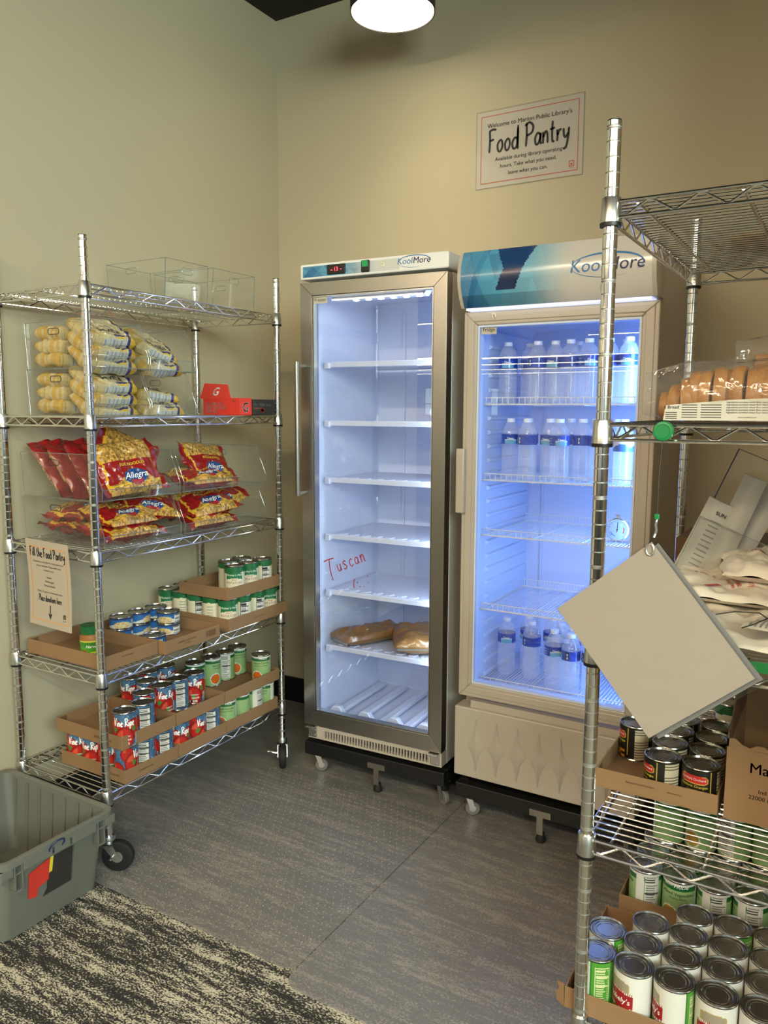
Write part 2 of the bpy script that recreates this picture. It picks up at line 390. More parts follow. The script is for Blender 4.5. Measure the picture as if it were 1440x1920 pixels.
struct('baseboard_left', MB().box(0, .012, -3.1, 0, ZC, .118), 'baseboard_black', smooth=False)
# unseen lip added in front of the first lamp row, it keeps the lamp light off the top of the walls
struct('light_blocker_1', MB().box(-2, 6, -4.34, -4.30, 2.958, 3.2), 'ceiling_black', smooth=False)
# windows at the far end of the hall (they show as reflections in the doors)
for i, (x0, x1) in enumerate(((-14.2, -13.5), (-13.3, -12.6), (-12.3, -12.0), (-11.5, -11.2), (4, 6), (8, 10))):
    wn = struct('window_%d' % (i+1), MB().box(x0, x1, -31, -30.98, 1.25, 2.4), 'window_glow', smooth=False)
    fr = MB().box(x0-.05, x0, -31, -30.94, 1.2, 2.45).box(x1, x1+.05, -31, -30.94, 1.2, 2.45).box(x0, x1, -31, -30.94, 1.2, 1.25).box(x0, x1, -31, -30.94, 2.4, 2.45).box(x0, x1, -30.98, -30.95, 1.7, 1.75)
    fr.build('window_frame', 'lamp_metal', wn, smooth=False)

# ---------------------------------------------------------------- floor mats
def mat_slab(x0, x1, y0, y1, rc):
    p = []
    for cx, cy, a in ((x0+rc, y0+rc, 180), (x1-rc, y0+rc, 270), (x1-rc, y1-rc, 0), (x0+rc, y1-rc, 90)):
        for k in range(7): t = R(a+15*k); p.append((cx+rc*math.cos(t), cy+rc*math.sin(t)))
    return MB().prism(p, lambda x, y: (x, y, -.0035), lambda x, y: (x, y, 0))
m1 = mat_slab(.02, 1.236, -1.552, -.02, .035).build('floor_mat', 'mat_vinyl', smooth=False)
tag(m1, 'clear vinyl floor mat in front of the left wire rack, dotted with tiny studs', 'floor mat')
m2 = mat_slab(1.240, 2.9, -1.60, -.02, .04).build('floor_mat', 'mat_vinyl', smooth=False)
tag(m2, 'clear vinyl floor mat under the fridge and right wire rack, right of the seam', 'floor mat')
st = MB()
for i in range(30):
    for j in range(38):
        x = .45+i*.026+(j % 2)*.013; y = -1.52+j*.0235
        if x < 1.22: st.add([(x-.0018, y, 0), (x, y-.0018, 0), (x+.0018, y, 0), (x, y+.0018, 0), (x, y, .0012)], [(0, 1, 4), (1, 2, 4), (2, 3, 4), (3, 0, 4)])
st.build('stud', 'cleat', m1, smooth=False)['kind'] = 'stuff'
li = MB()
for i, (x, y) in enumerate(((.70, -1.06), (1.30, -1.25), (1.32, -.95), (1.18, -.87))):
    r_ = .012 if i == 0 else .003
    li.lathe([(r_, 0), (r_*.8, .002), (0, .003)], 7, Matrix.Translation((x, y, 0)) @ Matrix.Scale(.45, 4, (0, 1, 0)))
# crumpled scrap
sc_ = MB(); pts = [(.708+.011*math.cos(t)*(1+.3*math.sin(3*t)), -1.005+.007*math.sin(t), .0005+.004*abs(math.sin(2*t))) for t in [2*PI*k/12 for k in range(12)]]
sc_.add(pts+[(.708, -1.005, .003)], [(i, (i+1) % 12, 12) for i in range(12)])
tag(sc_.build('plastic_scrap', 'acrylic_edge', smooth=False), 'tiny crumpled clear scrap lying on the floor mat beside left rack', 'litter')

# ================================================================ WIRE RACKS
COLLAR = [1.811, 1.430, 1.024, .643, .262]; POST_TOP = 1.938
def tapex(name, prof, n, m_, parent, **k): return MB().lathe(prof, n).build(name, m_, parent, **k)
def post_mesh():
    pr = [(0, .118), (.0127, .118)]; z = .14; i = 0; r = .0127; g = .0110
    grooves = []
    z = POST_TOP-.0095; n = 0
    while z > .13:
        grooves.append(z)
        if n % 5 == 0: grooves.append(z-.0046)
        z -= .0254; n += 1
    for z in sorted(grooves):
        pr += [(r, z-.0014), (g, z-.0009), (g, z+.0009), (r, z+.0014)]
    pr += [(r, POST_TOP-.001), (r-.0012, POST_TOP)]
    me = MB().lathe(pr, 28).mesh('post', 'chrome', True, 25); me.materials.append(M['groove'])
    for p in me.polygons:
        zs = [me.vertices[i].co.z for i in p.vertices]
        if max(zs)-min(zs) < .0022 and min(zs) > .12 and max(zs) < POST_TOP-.002: p.material_index = 1
    return me
POST = post_mesh()
CAPM = MB().lathe([(.0118, POST_TOP), (.0118, POST_TOP+.0015), (0, POST_TOP+.002)], 20).mesh('cap', 'black_plastic')
SLEEVE = MB().lathe([(.0129, -.041), (.0182, -.041), (.0165, 0), (.0158, .001), (.0129, .001)], 28).mesh('corner_sleeve', 'chrome_dull')
RING = MB().lathe([(.0128, -.0475), (.0182, -.0475), (.0186, -.0415), (.0128, -.0415)], 24).mesh('split_sleeve', 'black_plastic')
def caster(parent, x, y, ang, brake=False):
    e = MB().lathe([(.0, .118), (.019, .118), (.021, .112), (.021, .104), (.014, .102), (.017, .094), (.017, .090), (0, .090)], 20)
    T = Matrix.Translation((x, y, 0)) @ Matrix.Rotation(ang, 4, 'Z')
    e.v = [tuple(T @ Vector(p)) for p in e.v]
    # fork arms
    for s_ in (-1, 1):
        e.prism([(-.016, .094), (.018, .094), (-.018, .048), (-.038, .048)], lambda a, b: T @ Vector((a, s_*.0175, b)), lambda a, b: T @ Vector((a, s_*.0200, b)))
    e.box(-.018, .018, -.02, .02, .089, .094, T)
    c = e.build('caster', 'zinc', parent)
    Tw = T @ Matrix.Translation((-.028, 0, .0505)) @ Matrix.Rotation(PI/2, 4, 'X')
    MB().lathe([(.018, -.0125), (.040, -.0135), (.049, -.010), (.0505, -.004), (.0505, .004), (.049, .010), (.040, .0135), (.018, .0125)], 28, Tw).build('wheel', 'rubber', c)
    MB().lathe([(0, -.0145), (.018, -.0145), (.018, .0145), (0, .0145)], 16, Tw).build('hub', 'grey_rubber', c)
    if brake:
        b = MB().box(.0, .006, -.030, .030, .0, .004).build
        MB().tube([T @ Vector((-.02, .02, .06)), T @ Vector((-.02, .035, .062)), T @ Vector((-.022, .052, .070)), T @ Vector((-.024, .060, .069))], .0035, 8).build('brake_lever', 'chrome', c)
    return c
def make_rack(name, ox, oy, lx, ly, longy, label, cang):
    t = empty(name, (ox, oy, 0), 0, label, 'shelving rack')
    for i, (px, py) in enumerate(((0, 0), (lx, 0), (0, ly), (lx, ly))):
        p = new_obj('post', POST, t); p.location = (px, py, 0)
        c = new_obj('post_cap', CAPM, p)
        caster(t, px, py, cang[i], i in (1, 3))
    for z in COLLAR:
        zt, zb = -.0075, -.034   # rail heights below collar top
        sh = MB(); off = .016; rr = .0032
        for s_ in (0, ly):
            dy = -.006 if s_ == 0 else .006
            sh.tube([(off, s_+dy, zt), (lx-off, s_+dy, zt)], rr, 8).tube([(off, s_+dy, zb), (lx-off, s_+dy, zb)], rr, 8)
        for s_ in (0, lx):
            dx = -.006 if s_ == 0 else .006
            sh.tube([(s_+dx, off, zt), (s_+dx, ly-off, zt)], rr, 8).tube([(s_+dx, off, zb), (s_+dx, ly-off, zb)], rr, 8)
        so = sh.build('wire_shelf', 'chrome', t); so.location = (0, 0, z)
        # support bars along the long direction, under the wires
        for q in ((.045, lx/2, lx-.045) if longy else (.045, ly/2, ly-.045)):
            b = MB().tube([(q, .0, zt-.004), (q, ly, zt-.004)], .0028, 8) if longy else MB().tube([(0, q, zt-.004), (lx, q, zt-.004)], .0028, 8)
            b.build('support_bar', 'chrome', so)
        # zigzag trusses
        def zig(L, fn):
            n = max(4, round(L/.048)); pts = []
            for k in range(n+1):
                d = .026+(L-.052)*k/n; h = zt-.003 if k % 2 else zb+.003
                pts += [fn(d-.004, h), fn(d+.004, h)]
            return MB().tube(pts, .0022, 6)
        for fn, L in ((lambda d, h: (d, -.006, h), lx), (lambda d, h: (d, ly+.006, h), lx), (lambda d, h: (-.006, d, h), ly), (lambda d, h: (lx+.006, d, h), ly)):
            zig(L, fn).build('truss_wire', 'chrome', so)
        # top wires, one object each
        if longy:
            wm = MB().tube([(-.006, 0, -.0055), (lx+.006, 0, -.0055)], .0017, 6, cap=False).mesh('wire', 'chrome')
            n = int((ly-.03)/.0222)
            for k in range(n+1):
                o = new_obj('wire', wm, so); o.location = (0, .015+(ly-.03)*k/n, 0)
        for px, py in ((0, 0), (lx, 0), (0, ly), (lx, ly)):
            s_ = new_obj('corner_sleeve', SLEEVE, so); s_.location = (px, py, 0)
            s_ = new_obj('split_sleeve', RING, so); s_.location = (px, py, 0)
    return t
LX, LY = .0446, -1.4881; LW, LL = .4206, .8772
rackL = make_rack('wire_shelving_rack', LX, LY, LW, LL, True, 'chrome wire shelving rack on casters against the left wall, holding bagged food and cans', (R(90), R(212), R(20), R(129)))
RX, RY = 2.0076, -1.6232; RW, RL = .42, .8066
rackR = make_rack('wire_shelving_rack', RX, RY, RW, RL, True, 'chrome wire shelving rack on casters in the right foreground, cut by the frame', (R(200), R(40), R(20), R(80)))
ZS = [z-.0035 for z in COLLAR]   # shelf surface heights

# ================================================================ FREEZER
FA = R(2.6876); FW = .595
fz = empty('upright_freezer', (.5925, -.6281, 0), FA, 'tall freezer with stainless framed glass door and long bar handle, left of the white fridge', 'freezer')
def shell(x0, x1, y0, y1, z0, z1, ix0, ix1, iy1, iz0, iz1):   # box with a front cavity
    mb = MB()
    mb.box(x0, ix0, y0, y1, z0, z1).box(ix1, x1, y0, y1, z0, z1).box(ix0, ix1, y0, y1, iz1, z1).box(ix0, ix1, y0, y1, z0, iz0).box(ix0, ix1, iy1, y1, iz0, iz1)
    return mb
def liner(x0, x1, y0, y1, z0, z1, rc=.02):    # rounded inner lining facing inward
    mb = MB(); v = []
    p = []
    for cx, cz, a in ((x0+rc, z0+rc, 180), (x1-rc, z0+rc, 270), (x1-rc, z1-rc, 0), (x0+rc, z1-rc, 90)):
        for k in range(5): t = R(a+22.5*k); p.append((cx+rc*math.cos(t), cz+rc*math.sin(t)))
    n = len(p)
    vs = [(a, y0, b) for a, b in p]+[(a, y1, b) for a, b in p]
    fs = [(i, (i+1) % n, n+(i+1) % n, n+i) for i in range(n)]+[tuple(range(n, 2*n))]
    return mb.add(vs, fs)
shell(.004, .591, .055, .60, .15, 1.915, .034, .561, .55, .215, 1.895).build('cabinet', 'white_enamel', fz, smooth=False, bevel=.002)
liner(.036, .559, .056, .545, .218, 1.893).build('liner', 'liner_white', fz)
# floor mouldings
fm = MB()
for k in range(5):
    x = .07+k*.105
    fm.box(x, x+.035, .10, .50, .226, .242)
for k in range(4):
    fm.prism([(.10+.0, .225), (.13, .262), (.16, .262), (.19, .225)], lambda a, b, k=k: (a-.06+k*.13, .10, b), lambda a, b, k=k: (a-.06+k*.13, .125, b))
fm.build('moulded_floor', 'liner_white', fz, bevel=.004)
# shelf rails on the side and back
for x in (.155, .43):
    MB().box(x, x+.012, .535, .545, .40, 1.85).build('back_channel', 'liner_white', fz, smooth=False)
ZF = [1.617, 1.396, 1.177, .955, .732, .506]
for i, z in enumerate(ZF):
    s_ = MB().box(.042, .553, .10, .50, z-.004, z+.004).box(.042, .553, .092, .104, z-.010, z+.010)
    so = s_.build('shelf', 'liner_white', fz, smooth=False, bevel=.003)
    bt = MB()
    for k in range(9): bt.prism([(.075+k*.052, .150), (.085+k*.052, .125), (.105+k*.052, .125), (.115+k*.052, .150)], lambda a, b, z=z: (a, b, z+.0041), lambda a, b, z=z: (a, b, z+.008))
    bt.build('shelf_tab', 'liner_white', so, smooth=False)
    br = MB().prism([(.052, .0), (.052, -.014), (.070, -.014), (.070, .006), (.058, .006)], lambda a, b, z=z: (a, .078, z+b), lambda a, b, z=z: (a, .098, z+b))
    br.build('shelf_bracket', 'liner_white', so, smooth=False)
# led light bar under the roof
lb = MB().prism([(.10, 1.850), (.47, 1.850), (.50, 1.893), (.07, 1.893)], lambda a, b: (a, .072, b), lambda a, b: (a, .118, b)).build('light_bar', 'liner_white', fz, smooth=False)
MB().tube([(.095, .068, 1.853), (.470, .068, 1.853)], .0028, 8).build('bar_edge', 'bar_edge_glow', lb)  # warm reflection along the bar edge, put in as glow
for k in range(6):
    MB().lathe([(0, -.004), (.0075, -.002), (.008, .0), (0, 0)], 12, Matrix.Translation((.185+k*.052, .095, 1.850)) @ Matrix.Scale(1.6, 4, (1, 0, 0))).build('led', 'led_spot', lb)
MB().box(.550, .556, .060, .070, .30, 1.85).build('side_light_strip', 'led_cool', fz, smooth=False)
l = area('freezer_led', (0, 0, 0), (0, 0, -1), .4, .04, .7, (.72, .82, 1)); l.parent = fz; l.location = (.30, .11, 1.862); l.rotation_euler = (R(-10), 0, 0)
l = area('freezer_side_led', (0, 0, 0), (0, 0, -1), .03, 1.5, 4.4, (.72, .88, 1)); l.parent = fz; l.location = (.545, .072, 1.07); l.rotation_euler = (R(90), 0, R(48)); 
# header
hd = MB().box(0, .597, 0, .60, 1.921, 1.976).build('header', 'white_enamel', fz, smooth=False, bevel=.005)
def hash2(a, b): return (math.sin(a*127.1+b*311.7)*43758.5453) % 1
def facet(u, v, sx, sy):
    a = u*sx; b = v*sy; row = math.floor(b); fb = b-row; fa = (a+(row % 2)*.5) % 1; ia = math.floor(a+(row % 2)*.5)
    up_ = abs(fa-.5)*2 < 1-fb
    return hash2(ia+(0 if up_ else (.37 if fa > .5 else -.63)), row)
def head_paint(u, v):
    f_ = facet(u, v, 9, 2)
    blue = Vector(hx('1d6aa0')) .lerp(Vector(hx('6fb9d6')), f_*.8)
    t = min(1, max(0, (u-.42)/.35)); return tuple(blue.lerp(Vector(hx('d9dbd6')), t))
MB().grid(lambda u, v: (.012+u*.40, -.0008, 1.929+v*.038), 64, 12, head_paint).build('header_graphic', 'print_gloss', hd, smooth=False)
FN = lambda d: (lambda x, z: (x, -d, z))
dp = MB().box(.119, .196, -.006, .0, 1.932, 1.967).build('temperature_display', 'black_plastic', hd, bevel=.004)
dg = MB()
put2d(dg, text2d('-', .026, .02), FN(.0065), .140, 1.941); put2d(dg, text2d('13', .020, .01), FN(.0065), .158, 1.943); put2d(dg, text2d('-', .022, .01), FN(.0065), .179, 1.943)
dg.build('digits', 'led_red', dp, smooth=False)
sw = MB().box(.262, .295, -.007, 0, 1.930, 1.971).build('power_switch', 'black_plastic', hd, bevel=.003)
MB().prism([(.267, 1.948), (.290, 1.948), (.290, 1.968), (.267, 1.968)], lambda a, b: (a, -.007, b), lambda a, b: (a, -.0075-(b-1.948)*.15, b)).build('switch_rocker', 'switch_green', sw, smooth=False)
TF = lambda x, y, z: Matrix.Translation((x, y, z)) @ Matrix.Rotation(PI/2, 4, 'X')
MB().lathe([(0, .002), (.004, .002), (.004, .005), (.009, .005), (.010, 0)], 20, TF(.349, 0, 1.950)).build('lock', 'chrome', hd)
lg = MB(); put2d(lg, text2d('Kool', .030, .0, .15, 'RIGHT'), FN(.0012), .462, 1.945); lg.build('lettering', 'blue_ink', hd, smooth=False)
lg = MB(); put2d(lg, text2d('More', .030, .008, .15, 'LEFT'), FN(.0012), .463, 1.945); lg.build('lettering', 'navy_ink', hd, smooth=False)
lg = MB(); put2d(lg, lens2d(.062, .019, .0003, .0016, R(-40), R(200)), FN(.0010), .468, 1.953); put2d(lg, lens2d(.062, .020, .0003, .0008, R(190), R(290)), FN(.0010), .468, 1.952); lg.build('logo_swoosh', 'blue_ink', hd, smooth=False)
# door
def mitre_frame(x0, x1, z0, z1, gx0, gx1, gz0, gz1, y0, y1):
    a = [(x0, z0), (x1, z0), (x1, z1), (x0, z1)]; b = [(gx0, gz0), (gx1, gz0), (gx1, gz1), (gx0, gz1)]; out = []
    for i in range(4):
        j = (i+1) % 4; out.append(MB().prism([a[i], a[j], b[j], b[i]], lambda p, q: (p, y1, q), lambda p, q: (p, y0, q)))
    return out
dr = MB().box(-.002, .0, .03, .04, .3, .31)
door = bpy.data.objects.new('door', None); COL.objects.link(door); door.parent = fz; door.empty_display_size = .05
for i, q in enumerate(mitre_frame(-.001, .593, .210, 1.911, .051, .543, .270, 1.863, 0, .042)):
    q.build('frame_piece', 'steel' if i % 2 == 0 else 'steel_v', door, smooth=False, bevel=.0012)
for q in [MB().box(.051, .543, .010, .014, .270, 1.863)]:
    q.build('glass_pane', 'door_glass', door, smooth=False)
gk = MB()
for x in (.0535, .538): gk.box(x, x+.003, .002, .03, .272, 1.861)
gk.box(.053, .541, .002, .03, 1.857, 1.861).box(.053, .541, .002, .03, .272, .276)
gk.build('glass_edge_trim', 'chrome_dull', door, smooth=False)
MB().box(.0, .592, .043, .054, .205, 1.913).build
for q in mitre_frame(.008, .588, .215, 1.908, .04, .555, .255, 1.875, .043, .0545): q.build('door_gasket', 'black_plastic', door, smooth=False)
hb = MB().tube([(.012, -.048, 1.125), (.012, -.048, 1.622)], .0085, 18).build('handle', 'steel_v', door)
for z in (1.135, 1.608):
    MB().tube([(.018, 0, z), (.018, -.040, z)], .007, 12).build('handle_standoff', 'acrylic_edge', hb)
lo = MB().box(.053, .113, .0075, .0085, 1.834, 1.862).build('freezer_sign', 'paper_white', door, smooth=False)
put2d(MB(), text2d('Freezer', .0165, .006), FN(-.0072), .083, 1.842).build('lettering', 'ink', lo, smooth=False)
def scribble(ch, x, z, sz, wt, wid, rot):
    v_, f_ = hand2d(ch, sz, wt, wid); c, s_ = math.cos(rot), math.sin(rot); mb = MB(); mb.add([(x+a*c-b*s_, .0085, z+a*s_+b*c) for a, b in v_], f_)
    mb.build('marker_letter', 'marker_red', door, smooth=False)
scribble('T', .128, .800, .085, .05, .9, .2)
for ch, x, z, sz in (('u', .165, .842, .055), ('s', .190, .853, .062), ('c', .216, .866, .055), ('a', .240, .876, .052), ('n', .266, .886, .060)): scribble(ch, x, z, sz, .07, .8, .35)
for ch, x, z, sz in (('(', .225, .782, .036), ('-', .252, .778, .04), ('-', .268, .784, .03), ("'", .285, .783, .03), ("'", .283, .805, .03), ("'", .24, .768, .04)): scribble(ch, x, z, sz, .10, .8, 0)
# vent grille below the door with true slots
gr = MB(); x0, x1, s0, s1, n = .012, .590, .085, .535, 36
gr.box(x0, s0, .012, .055, .152, .206).box(s1, x1, .012, .055, .152, .206).box(s0, s1, .012, .055, .152, .160).box(s0, s1, .012, .055, .190, .206).box(s0, s1, .035, .055, .160, .190)
pitch = (s1-s0)/n
for k in range(n+1): gr.box(s0+k*pitch-.002, s0+k*pitch+.0025, .012, .02, .160, .190)
gg = gr.build('vent_grille', 'cream_enamel', fz, smooth=False)
MB().box(s0+.003, s1-.003, .0345, .035, .160, .190).build('vent_backing', 'black_plastic', gg, smooth=False)
for x in (.018, .548):
    hg = MB().box(x, x+.034, .004, .012, .160, .203).box(x-.004, x+.034, -.018, .012, .203, .2065).build('hinge_bracket', 'zinc', fz, smooth=False, bevel=.001)
    for a, b in ((.008, .168), (.026, .168), (.008, .19), (.026, .19)): MB().lathe([(0, .002), (.003, .002), (.0035, 0)], 10, TF(x+a, .004, b)).build('screw', 'chrome', hg)

def dolly(ox, oy, rz, w, d, label, tx):
    t = empty('appliance_dolly', (ox, oy, 0), rz, label, 'dolly')
    fr = MB()
    fr.box(.0, w, .0, .035, .085, .138).box(0, w, d-.035, d, .085, .138).box(0, .035, .035, d-.035, .085, .138).box(w-.035, w, .035, d-.035, .085, .138).box(.035, w-.035, .035, d-.035, .128, .136)
    fr.build('frame', 'black_plastic', t, smooth=False, bevel=.003)
    for i, (x, y) in enumerate(((.03, .05), (w-.03, .05), (.03, d-.05), (w-.03, d-.05))):
        T = Matrix.Translation((x, y, 0)) @ Matrix.Rotation(R((205, 150, 60, 100)[i]), 4, 'Z')
        c = MB().lathe([(0, .087), (.017, .087), (.020, .080), (.015, .074), (0, .074)], 16, T).box(-.024, .024, -.024, .024, .0845, .0875, T)
        for s_ in (-1, 1):
            c.prism([(-.012, .076), (.012, .076), (-.008, .024), (-.024, .024)], lambda a, b: T @ Vector((a, s_*.014, b)), lambda a, b: T @ Vector((a, s_*.016, b)))
        co = c.build('caster', 'zinc', t)
        Tw = T @ Matrix.Translation((-.015, 0, .0262)) @ Matrix.Rotation(PI/2, 4, 'X')
        MB().lathe([(.012, -.009), (.0235, -.0095), (.0262, -.006), (.0262, .006), (.0235, .0095), (.012, .009)], 22, Tw).build('wheel', 'grey_rubber', co)
        MB().lathe([(0, -.0115), (.012, -.0105), (.012, .0105), (0, .0115)], 14, Tw).build('hub', 'zinc', co)
        if i < 2:
            MB().box(-.034, -.014, -.014, .014, .058, .078, T).build('brake_pedal', 'black_plastic', co, bevel=.002)
    f_ = MB().box(tx-.037, tx+.037, -.004, .0, .092, .114).box(tx-.011, tx+.011, -.004, .0, .03, .092).build('foot_bracket', 'steel_v', t, smooth=False)
    MB().lathe([(.016, 0), (.018, .006), (.014, .02), (.012, .032), (0, .032)], 18, Matrix.Translation((tx, .012, 0))).build('rubber_foot', 'rubber', f_)
    return t
a = FA; dolly(.5925+.0, -.6281+.0, FA, .605, .56, 'black rolling dolly with silver T-shaped foot bracket under the stainless framed freezer', .326)

# ================================================================ FRIDGE
HA = R(.1052)
fr_ = empty('glass_door_fridge', (1.2653, -.6318, 0), HA, 'white glass door fridge glowing blue inside, with blue patterned header, right of the freezer', 'fridge')
shell(.004, .614, .055, .58, .155, 1.935, .040, .578, .53, .445, 1.745).build('cabinet', 'cream_enamel', fr_, smooth=False, bevel=.003)
liner(.042, .576, .056, .525, .448, 1.743, .03).build('liner', 'liner_blue', fr_)
rb = MB()
for k in range(26):
    z = .50+k*.048
    for xx, sg in ((.0425, 1), (.5755, -1)):
        rb.add([(xx, .11, z), (xx, .50, z), (xx, .50, z+.016), (xx, .11, z+.016), (xx+sg*.008, .12, z+.004), (xx+sg*.008, .49, z+.004), (xx+sg*.008, .49, z+.012), (xx+sg*.008, .12, z+.012)], [(4, 5, 6, 7), (0, 1, 5, 4), (1, 2, 6, 5), (2, 3, 7, 6), (3, 0, 4, 7)])
rb.build('shelf_support_ribs', 'liner_blue', fr_, smooth=False)
MB().box(.10, .106, .515, .524, .5, 1.70).box(.50, .506, .515, .524, .5, 1.70).build('back_channel', 'liner_blue', fr_, smooth=False)
ZH = [1.467, 1.212, 1.022, .762, .497]
for z in ZH:
    s_ = MB().tube([(.050, .06, z+.022), (.568, .06, z+.022)], .0016, 6).tube([(.046, .062, z), (.572, .062, z)], .0028, 6).tube([(.046, .48, z), (.572, .48, z)], .0026, 6).tube([(.05, .48, z+.028), (.568, .48, z+.028)], .0016, 6)
    for x in (.046, .225, .39, .572): s_.tube([(x, .062, z-.003), (x, .48, z-.003)], .0024, 6)
    so = s_.build('wire_shelf', 'white_enamel', fr_)
    w1 = MB()
    for k in range(45):
        x = .052+k*.01168; w1.tube([(x, .062, z), (x, .48, z), (x, .48, z+.028)], .0011, 5, cap=False)
    q = w1.build('wire_grid', 'white_enamel', so); q['kind'] = 'stuff'
    for k in range(27):
        x = .056+k*.0196; MB().tube([(x, .061, z+.022), (x, .061, z+.001), (x+.006, .066, z)], .0013, 5, cap=False).build('guard_wire', 'white_enamel', so)
MB().box(.562, .572, .062, .072, .50, 1.70).build('side_light_strip', 'led_blue', fr_, smooth=False)
for x, a_ in ((.552, 45),):
    l = area('fridge_led', (0, 0, 0), (0, 0, -1), .03, 1.18, 5.2, (.19, .43, 1)); l.parent = fr_; l.location = (x, .074, 1.10); l.rotation_euler = (R(90), 0, R(a_))
# door
door2 = bpy.data.objects.new('door', None); COL.objects.link(door2); door2.parent = fr_; door2.empty_display_size = .05
for q in mitre_frame(-.001, .622, .461, 1.766, .047, .571, .510, 1.722, 0, .045): q.build('frame_piece', 'cream_enamel', door2, smooth=False, bevel=.004)
for q in mitre_frame(.012, .609, .474, 1.753, .036, .582, .499, 1.733, -.004, .002): q.build('frame_moulding', 'cream_enamel', door2, smooth=False, bevel=.003)
MB().box(.047, .571, .012, .016, .510, 1.722).build('glass_pane', 'door_glass', door2, smooth=False)
for q in mitre_frame(.0475, .5705, .5105, 1.7215, .054, .564, .517, 1.715, .003, .04): q.build('glass_edge_trim', 'liner_blue', door2, smooth=False)
for q in mitre_frame(.006, .612, .466, 1.76, .036, .582, .50, 1.73, .046, .0545): q.build('door_gasket', 'grey_rubber', door2, smooth=False)
hh = MB().box(-.014, .016, -.022, .002, 1.103, 1.320).build('handle', 'cream_enamel', door2, bevel=.004)
dt = MB()
for i in range(3):
    for j in range(26):
        x = -.006+i*.0055+(j % 2)*.0027; z = 1.118+j*.0073; dt.lathe([(.0022, .0), (.0012, .0008), (0, .001)], 6, TF(x, -.022, z))
q = dt.build('grip_studs', 'cream_enamel', hh); q['kind'] = 'stuff'
MB().lathe([(0, .002), (.004, .002), (.004, .006), (.009, .006), (.010, 0)], 20, TF(.107, -.002, 1.748)).build('lock', 'chrome', door2)
lo = MB().box(.057, .110, .0095, .0105, 1.693, 1.720).build('fridge_sign', 'paper_white', door2, smooth=False)
put2d(MB(), text2d('Fridge', .0175, .006), FN(-.0092), .0835, 1.702).build('lettering', 'ink', lo, smooth=False)
# curved header
HX0, HX1, HZ0, HZ1 = .0, .618, 1.775, 1.948
def hdpt(u, v):
    z = HZ0+v*(HZ1-HZ0); y = -.012-.048*math.sin(PI*min(1, max(0, (v*.80+.06))))**.8
    return (HX0+.012+u*(HX1-HX0-.024), y-.0015, z)
def side_poly():
    p = [(.06, HZ1), (.06, HZ0)]
    for k in range(13):
        v = k/12; q = hdpt(0, v); p.append((q[1]+.0012, q[2]))
    return p
hdr = MB().prism(side_poly(), lambda y, z: (HX0, y, z), lambda y, z: (HX1, y, z)).build('header', 'cream_enamel', fr_, auto=50)
def fr_paint(u, v):
    f_ = facet(u*1.0+.05, v, 10, 2.2); g_ = facet(u+.02, v+.3, 5, 1.1)
    t1 = min(1, max(0, u/.5))
    base = Vector(hx('145f9c')).lerp(Vector(hx('45a6cf')), f_).lerp(Vector(hx('a5dbe6')), g_*.30+t1*.38)
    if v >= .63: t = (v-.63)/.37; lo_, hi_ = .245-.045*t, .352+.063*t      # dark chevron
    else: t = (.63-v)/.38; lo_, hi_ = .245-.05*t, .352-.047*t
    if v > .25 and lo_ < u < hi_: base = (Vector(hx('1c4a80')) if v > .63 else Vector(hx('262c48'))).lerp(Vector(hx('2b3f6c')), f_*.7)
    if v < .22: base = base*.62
    t = min(1, max(0, (u-.36)/.28)); t = t*t*(3-2*t)
    return tuple(base.lerp(Vector(hx('ded8cf')), t))
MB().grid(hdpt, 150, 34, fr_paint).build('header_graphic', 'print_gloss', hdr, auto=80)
def hfn(x, z):
    v = (z-HZ0)/(HZ1-HZ0); p = hdpt(0, v); return (x, p[1]-.0012, z)
lg = MB(); put2d(lg, text2d('Kool', .052, 0, .15, 'RIGHT'), hfn, .470, 1.852); lg.build('lettering', 'blue_ink', hdr, smooth=False)
lg = MB(); put2d(lg, text2d('More', .052, .016, .15, 'LEFT'), hfn, .472, 1.852); lg.build('lettering', 'navy_ink', hdr, smooth=False)
lg = MB(); put2d(lg, lens2d(.105, .034, .0003, .0032, R(-35), R(170), 40), hfn, .478, 1.868); put2d(lg, lens2d(.105, .034, .0002, .0008, R(170), R(300), 30), hfn, .478, 1.868); lg.build('logo_swoosh', 'blue_ink', hdr, smooth=False)
MB().box(.015, .60, -.02, .05, 1.768, 1.7748).build('header_light_gap', 'glow_gap', hdr, smooth=False)
